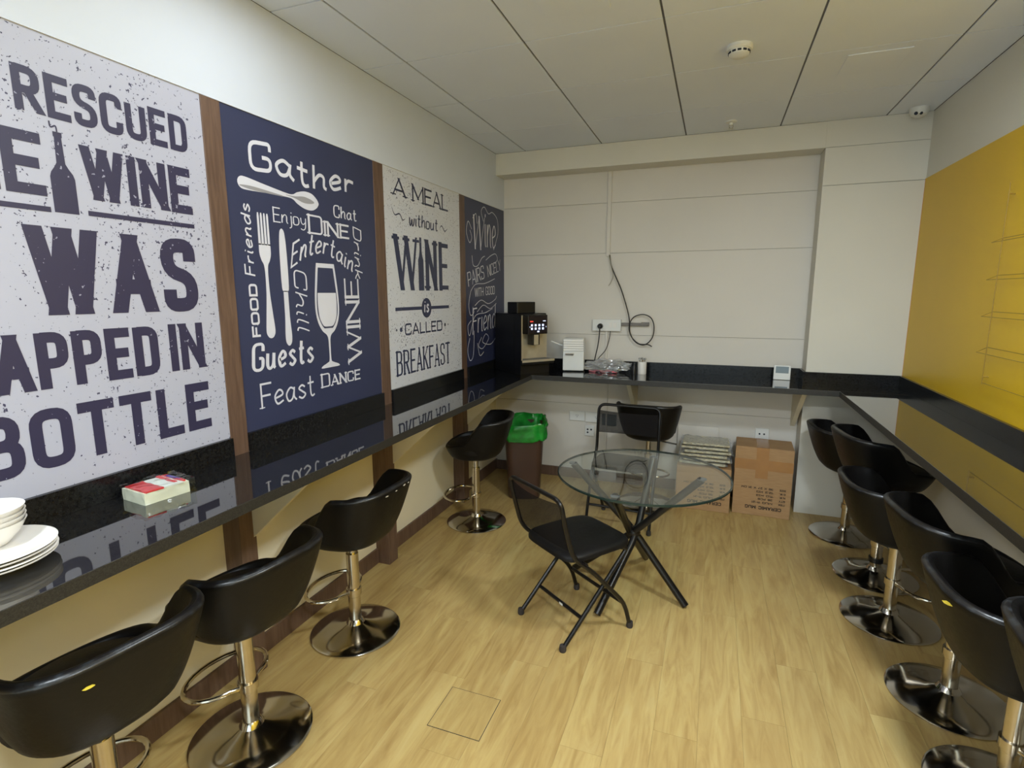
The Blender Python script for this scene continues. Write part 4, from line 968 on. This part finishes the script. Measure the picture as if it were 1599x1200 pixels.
obj('printed_wrapper', crumple(-.04, .03, .052, .062, .0405, .0425, .002, 4, 6), M['blue_print'], npk, smooth=math.radians(40))
obj('clear_film', crumple(-.062, .064, -.071, .085, .0005, .046, .006, 11, 14), M['film_clear'] if 'film_clear' in M else M['glass'], npk, smooth=math.radians(25))

# ------------------------------------------------------------------ ceiling fittings, floor cover, wire rack
sd = empty('smoke_detector', (1.75, 2.66, H)); tag(sd, 'white round smoke detector on the ceiling', 'detector')
bm = bmesh.new(); lathe(bm, [(0, 0), (.056, 0), (.058, -.012), (.052, -.02), (0, -.02)], 36); obj('base', bm, M['white_plastic'], sd, smooth=S30)
bm = bmesh.new(); lathe(bm, [(0, -.02), (.046, -.02), (.044, -.036), (.03, -.046), (0, -.048)], 36); obj('cover', bm, M['white_plastic'], sd, smooth=S30)
for k in range(12):
    a = 2 * PI * k / 12; bm = BX(-.008, .008, -.0015, .0015, -.004, .004); o = obj('slot', bm, M['hole'], sd, (.0455 * math.cos(a), .0455 * math.sin(a), -.029)); o.rotation_euler.z = a + PI / 2
sk = empty('sprinkler', (1.743, 3.81, H)); tag(sk, 'small sprinkler head on the ceiling before the beam', 'sprinkler')
bm = bmesh.new(); lathe(bm, [(0, 0), (.036, 0), (.034, -.006), (.012, -.01), (.01, -.024), (0, -.024)], 28); obj('rosette', bm, M['white_plastic'], sk, smooth=S30)
bm = bmesh.new(); tube(bm, [(-.01, 0, -.02), (-.012, 0, -.036), (0, 0, -.044), (.012, 0, -.036), (.01, 0, -.02)], .002, 6); lathe(bm, [(0, -.044), (.015, -.044), (.015, -.046), (0, -.046)], 16); obj('deflector', bm, M['chrome'], sk, smooth=S30)
dc = empty('dome_camera', (2.80, 3.94, H)); tag(dc, 'small white ceiling camera with two dark lenses in the right corner', 'camera')
bm = bmesh.new(); lathe(bm, [(0, 0), (.05, 0), (.05, -.02), (.042, -.04), (.02, -.052), (0, -.054)], 30); obj('housing', bm, M['white_plastic'], dc, smooth=S30)
for k in (-1, 1):
    bm = bmesh.new(); bmesh.ops.create_icosphere(bm, subdivisions=2, radius=.010); obj('lens', bm, M['hole'], dc, (.0 + k * .013 - .012, -.036, -.038), smooth=S30)
vt = empty('ceiling_hatch', (2.36, 3.07, H)); tag(vt, 'faint square hatch in a ceiling tile near the yellow wall', 'hatch')
obj('cover', BX(-.13, .13, -.13, .13, -.004, .0), M['tile'], vt, bevel=.003)
vt = empty('ceiling_hatch', (1.14, 1.98, H)); tag(vt, 'faint square hatch in the ceiling at the top edge of the picture', 'hatch')
obj('cover', BX(-.13, .13, -.13, .13, -.004, .0), M['tile'], vt, bevel=.003)
fh = empty('floor_cover', (.904, 1.461, 0)); tag(fh, 'square access cover set flush in the oak floor', 'cover')
bm = bmesh.new(); e = .106
for b in ((-e, e, -e, -e + .0022), (-e, e, e - .0022, e), (-e, -e + .0022, -e, e), (e - .0022, e, -e, e)): box(bm, *b, .0, .0006)
obj('rim', bm, M['rubber'], fh); o = obj('lid', BX(-.1035, .1035, -.1035, .1035, .0, .0012), M['floor'], fh)
wk = empty('wire_rack', (W - .004, 0, 0)); tag(wk, 'thin wire rack fixed on the yellow wall', 'rack')
def wire(a, b, r=.0014): obj('wire', TB([a, b], r, 6), M['wire'], wk)
yr0, yr1 = 1.75, 2.85
for k, z in enumerate((1.815, 1.655, 1.495, 1.335, 1.172)):
    wire((-.02, yr0, z), (-.02, yr1, z)); 
    if k < 4: wire((-.07, yr0, z - .02), (-.07, yr1 - .03, z - .02)); wire((-.02, yr1, z), (-.07, yr1 - .03, z - .02))
for y in (yr1, 2.3, yr0): wire((-.022, y, 1.165), (-.022, y, 2.05), .0018)
for y in (yr1, yr0):
    for z in (1.2, 2.0): wire((0, y, z), (-.022, y, z), .003)
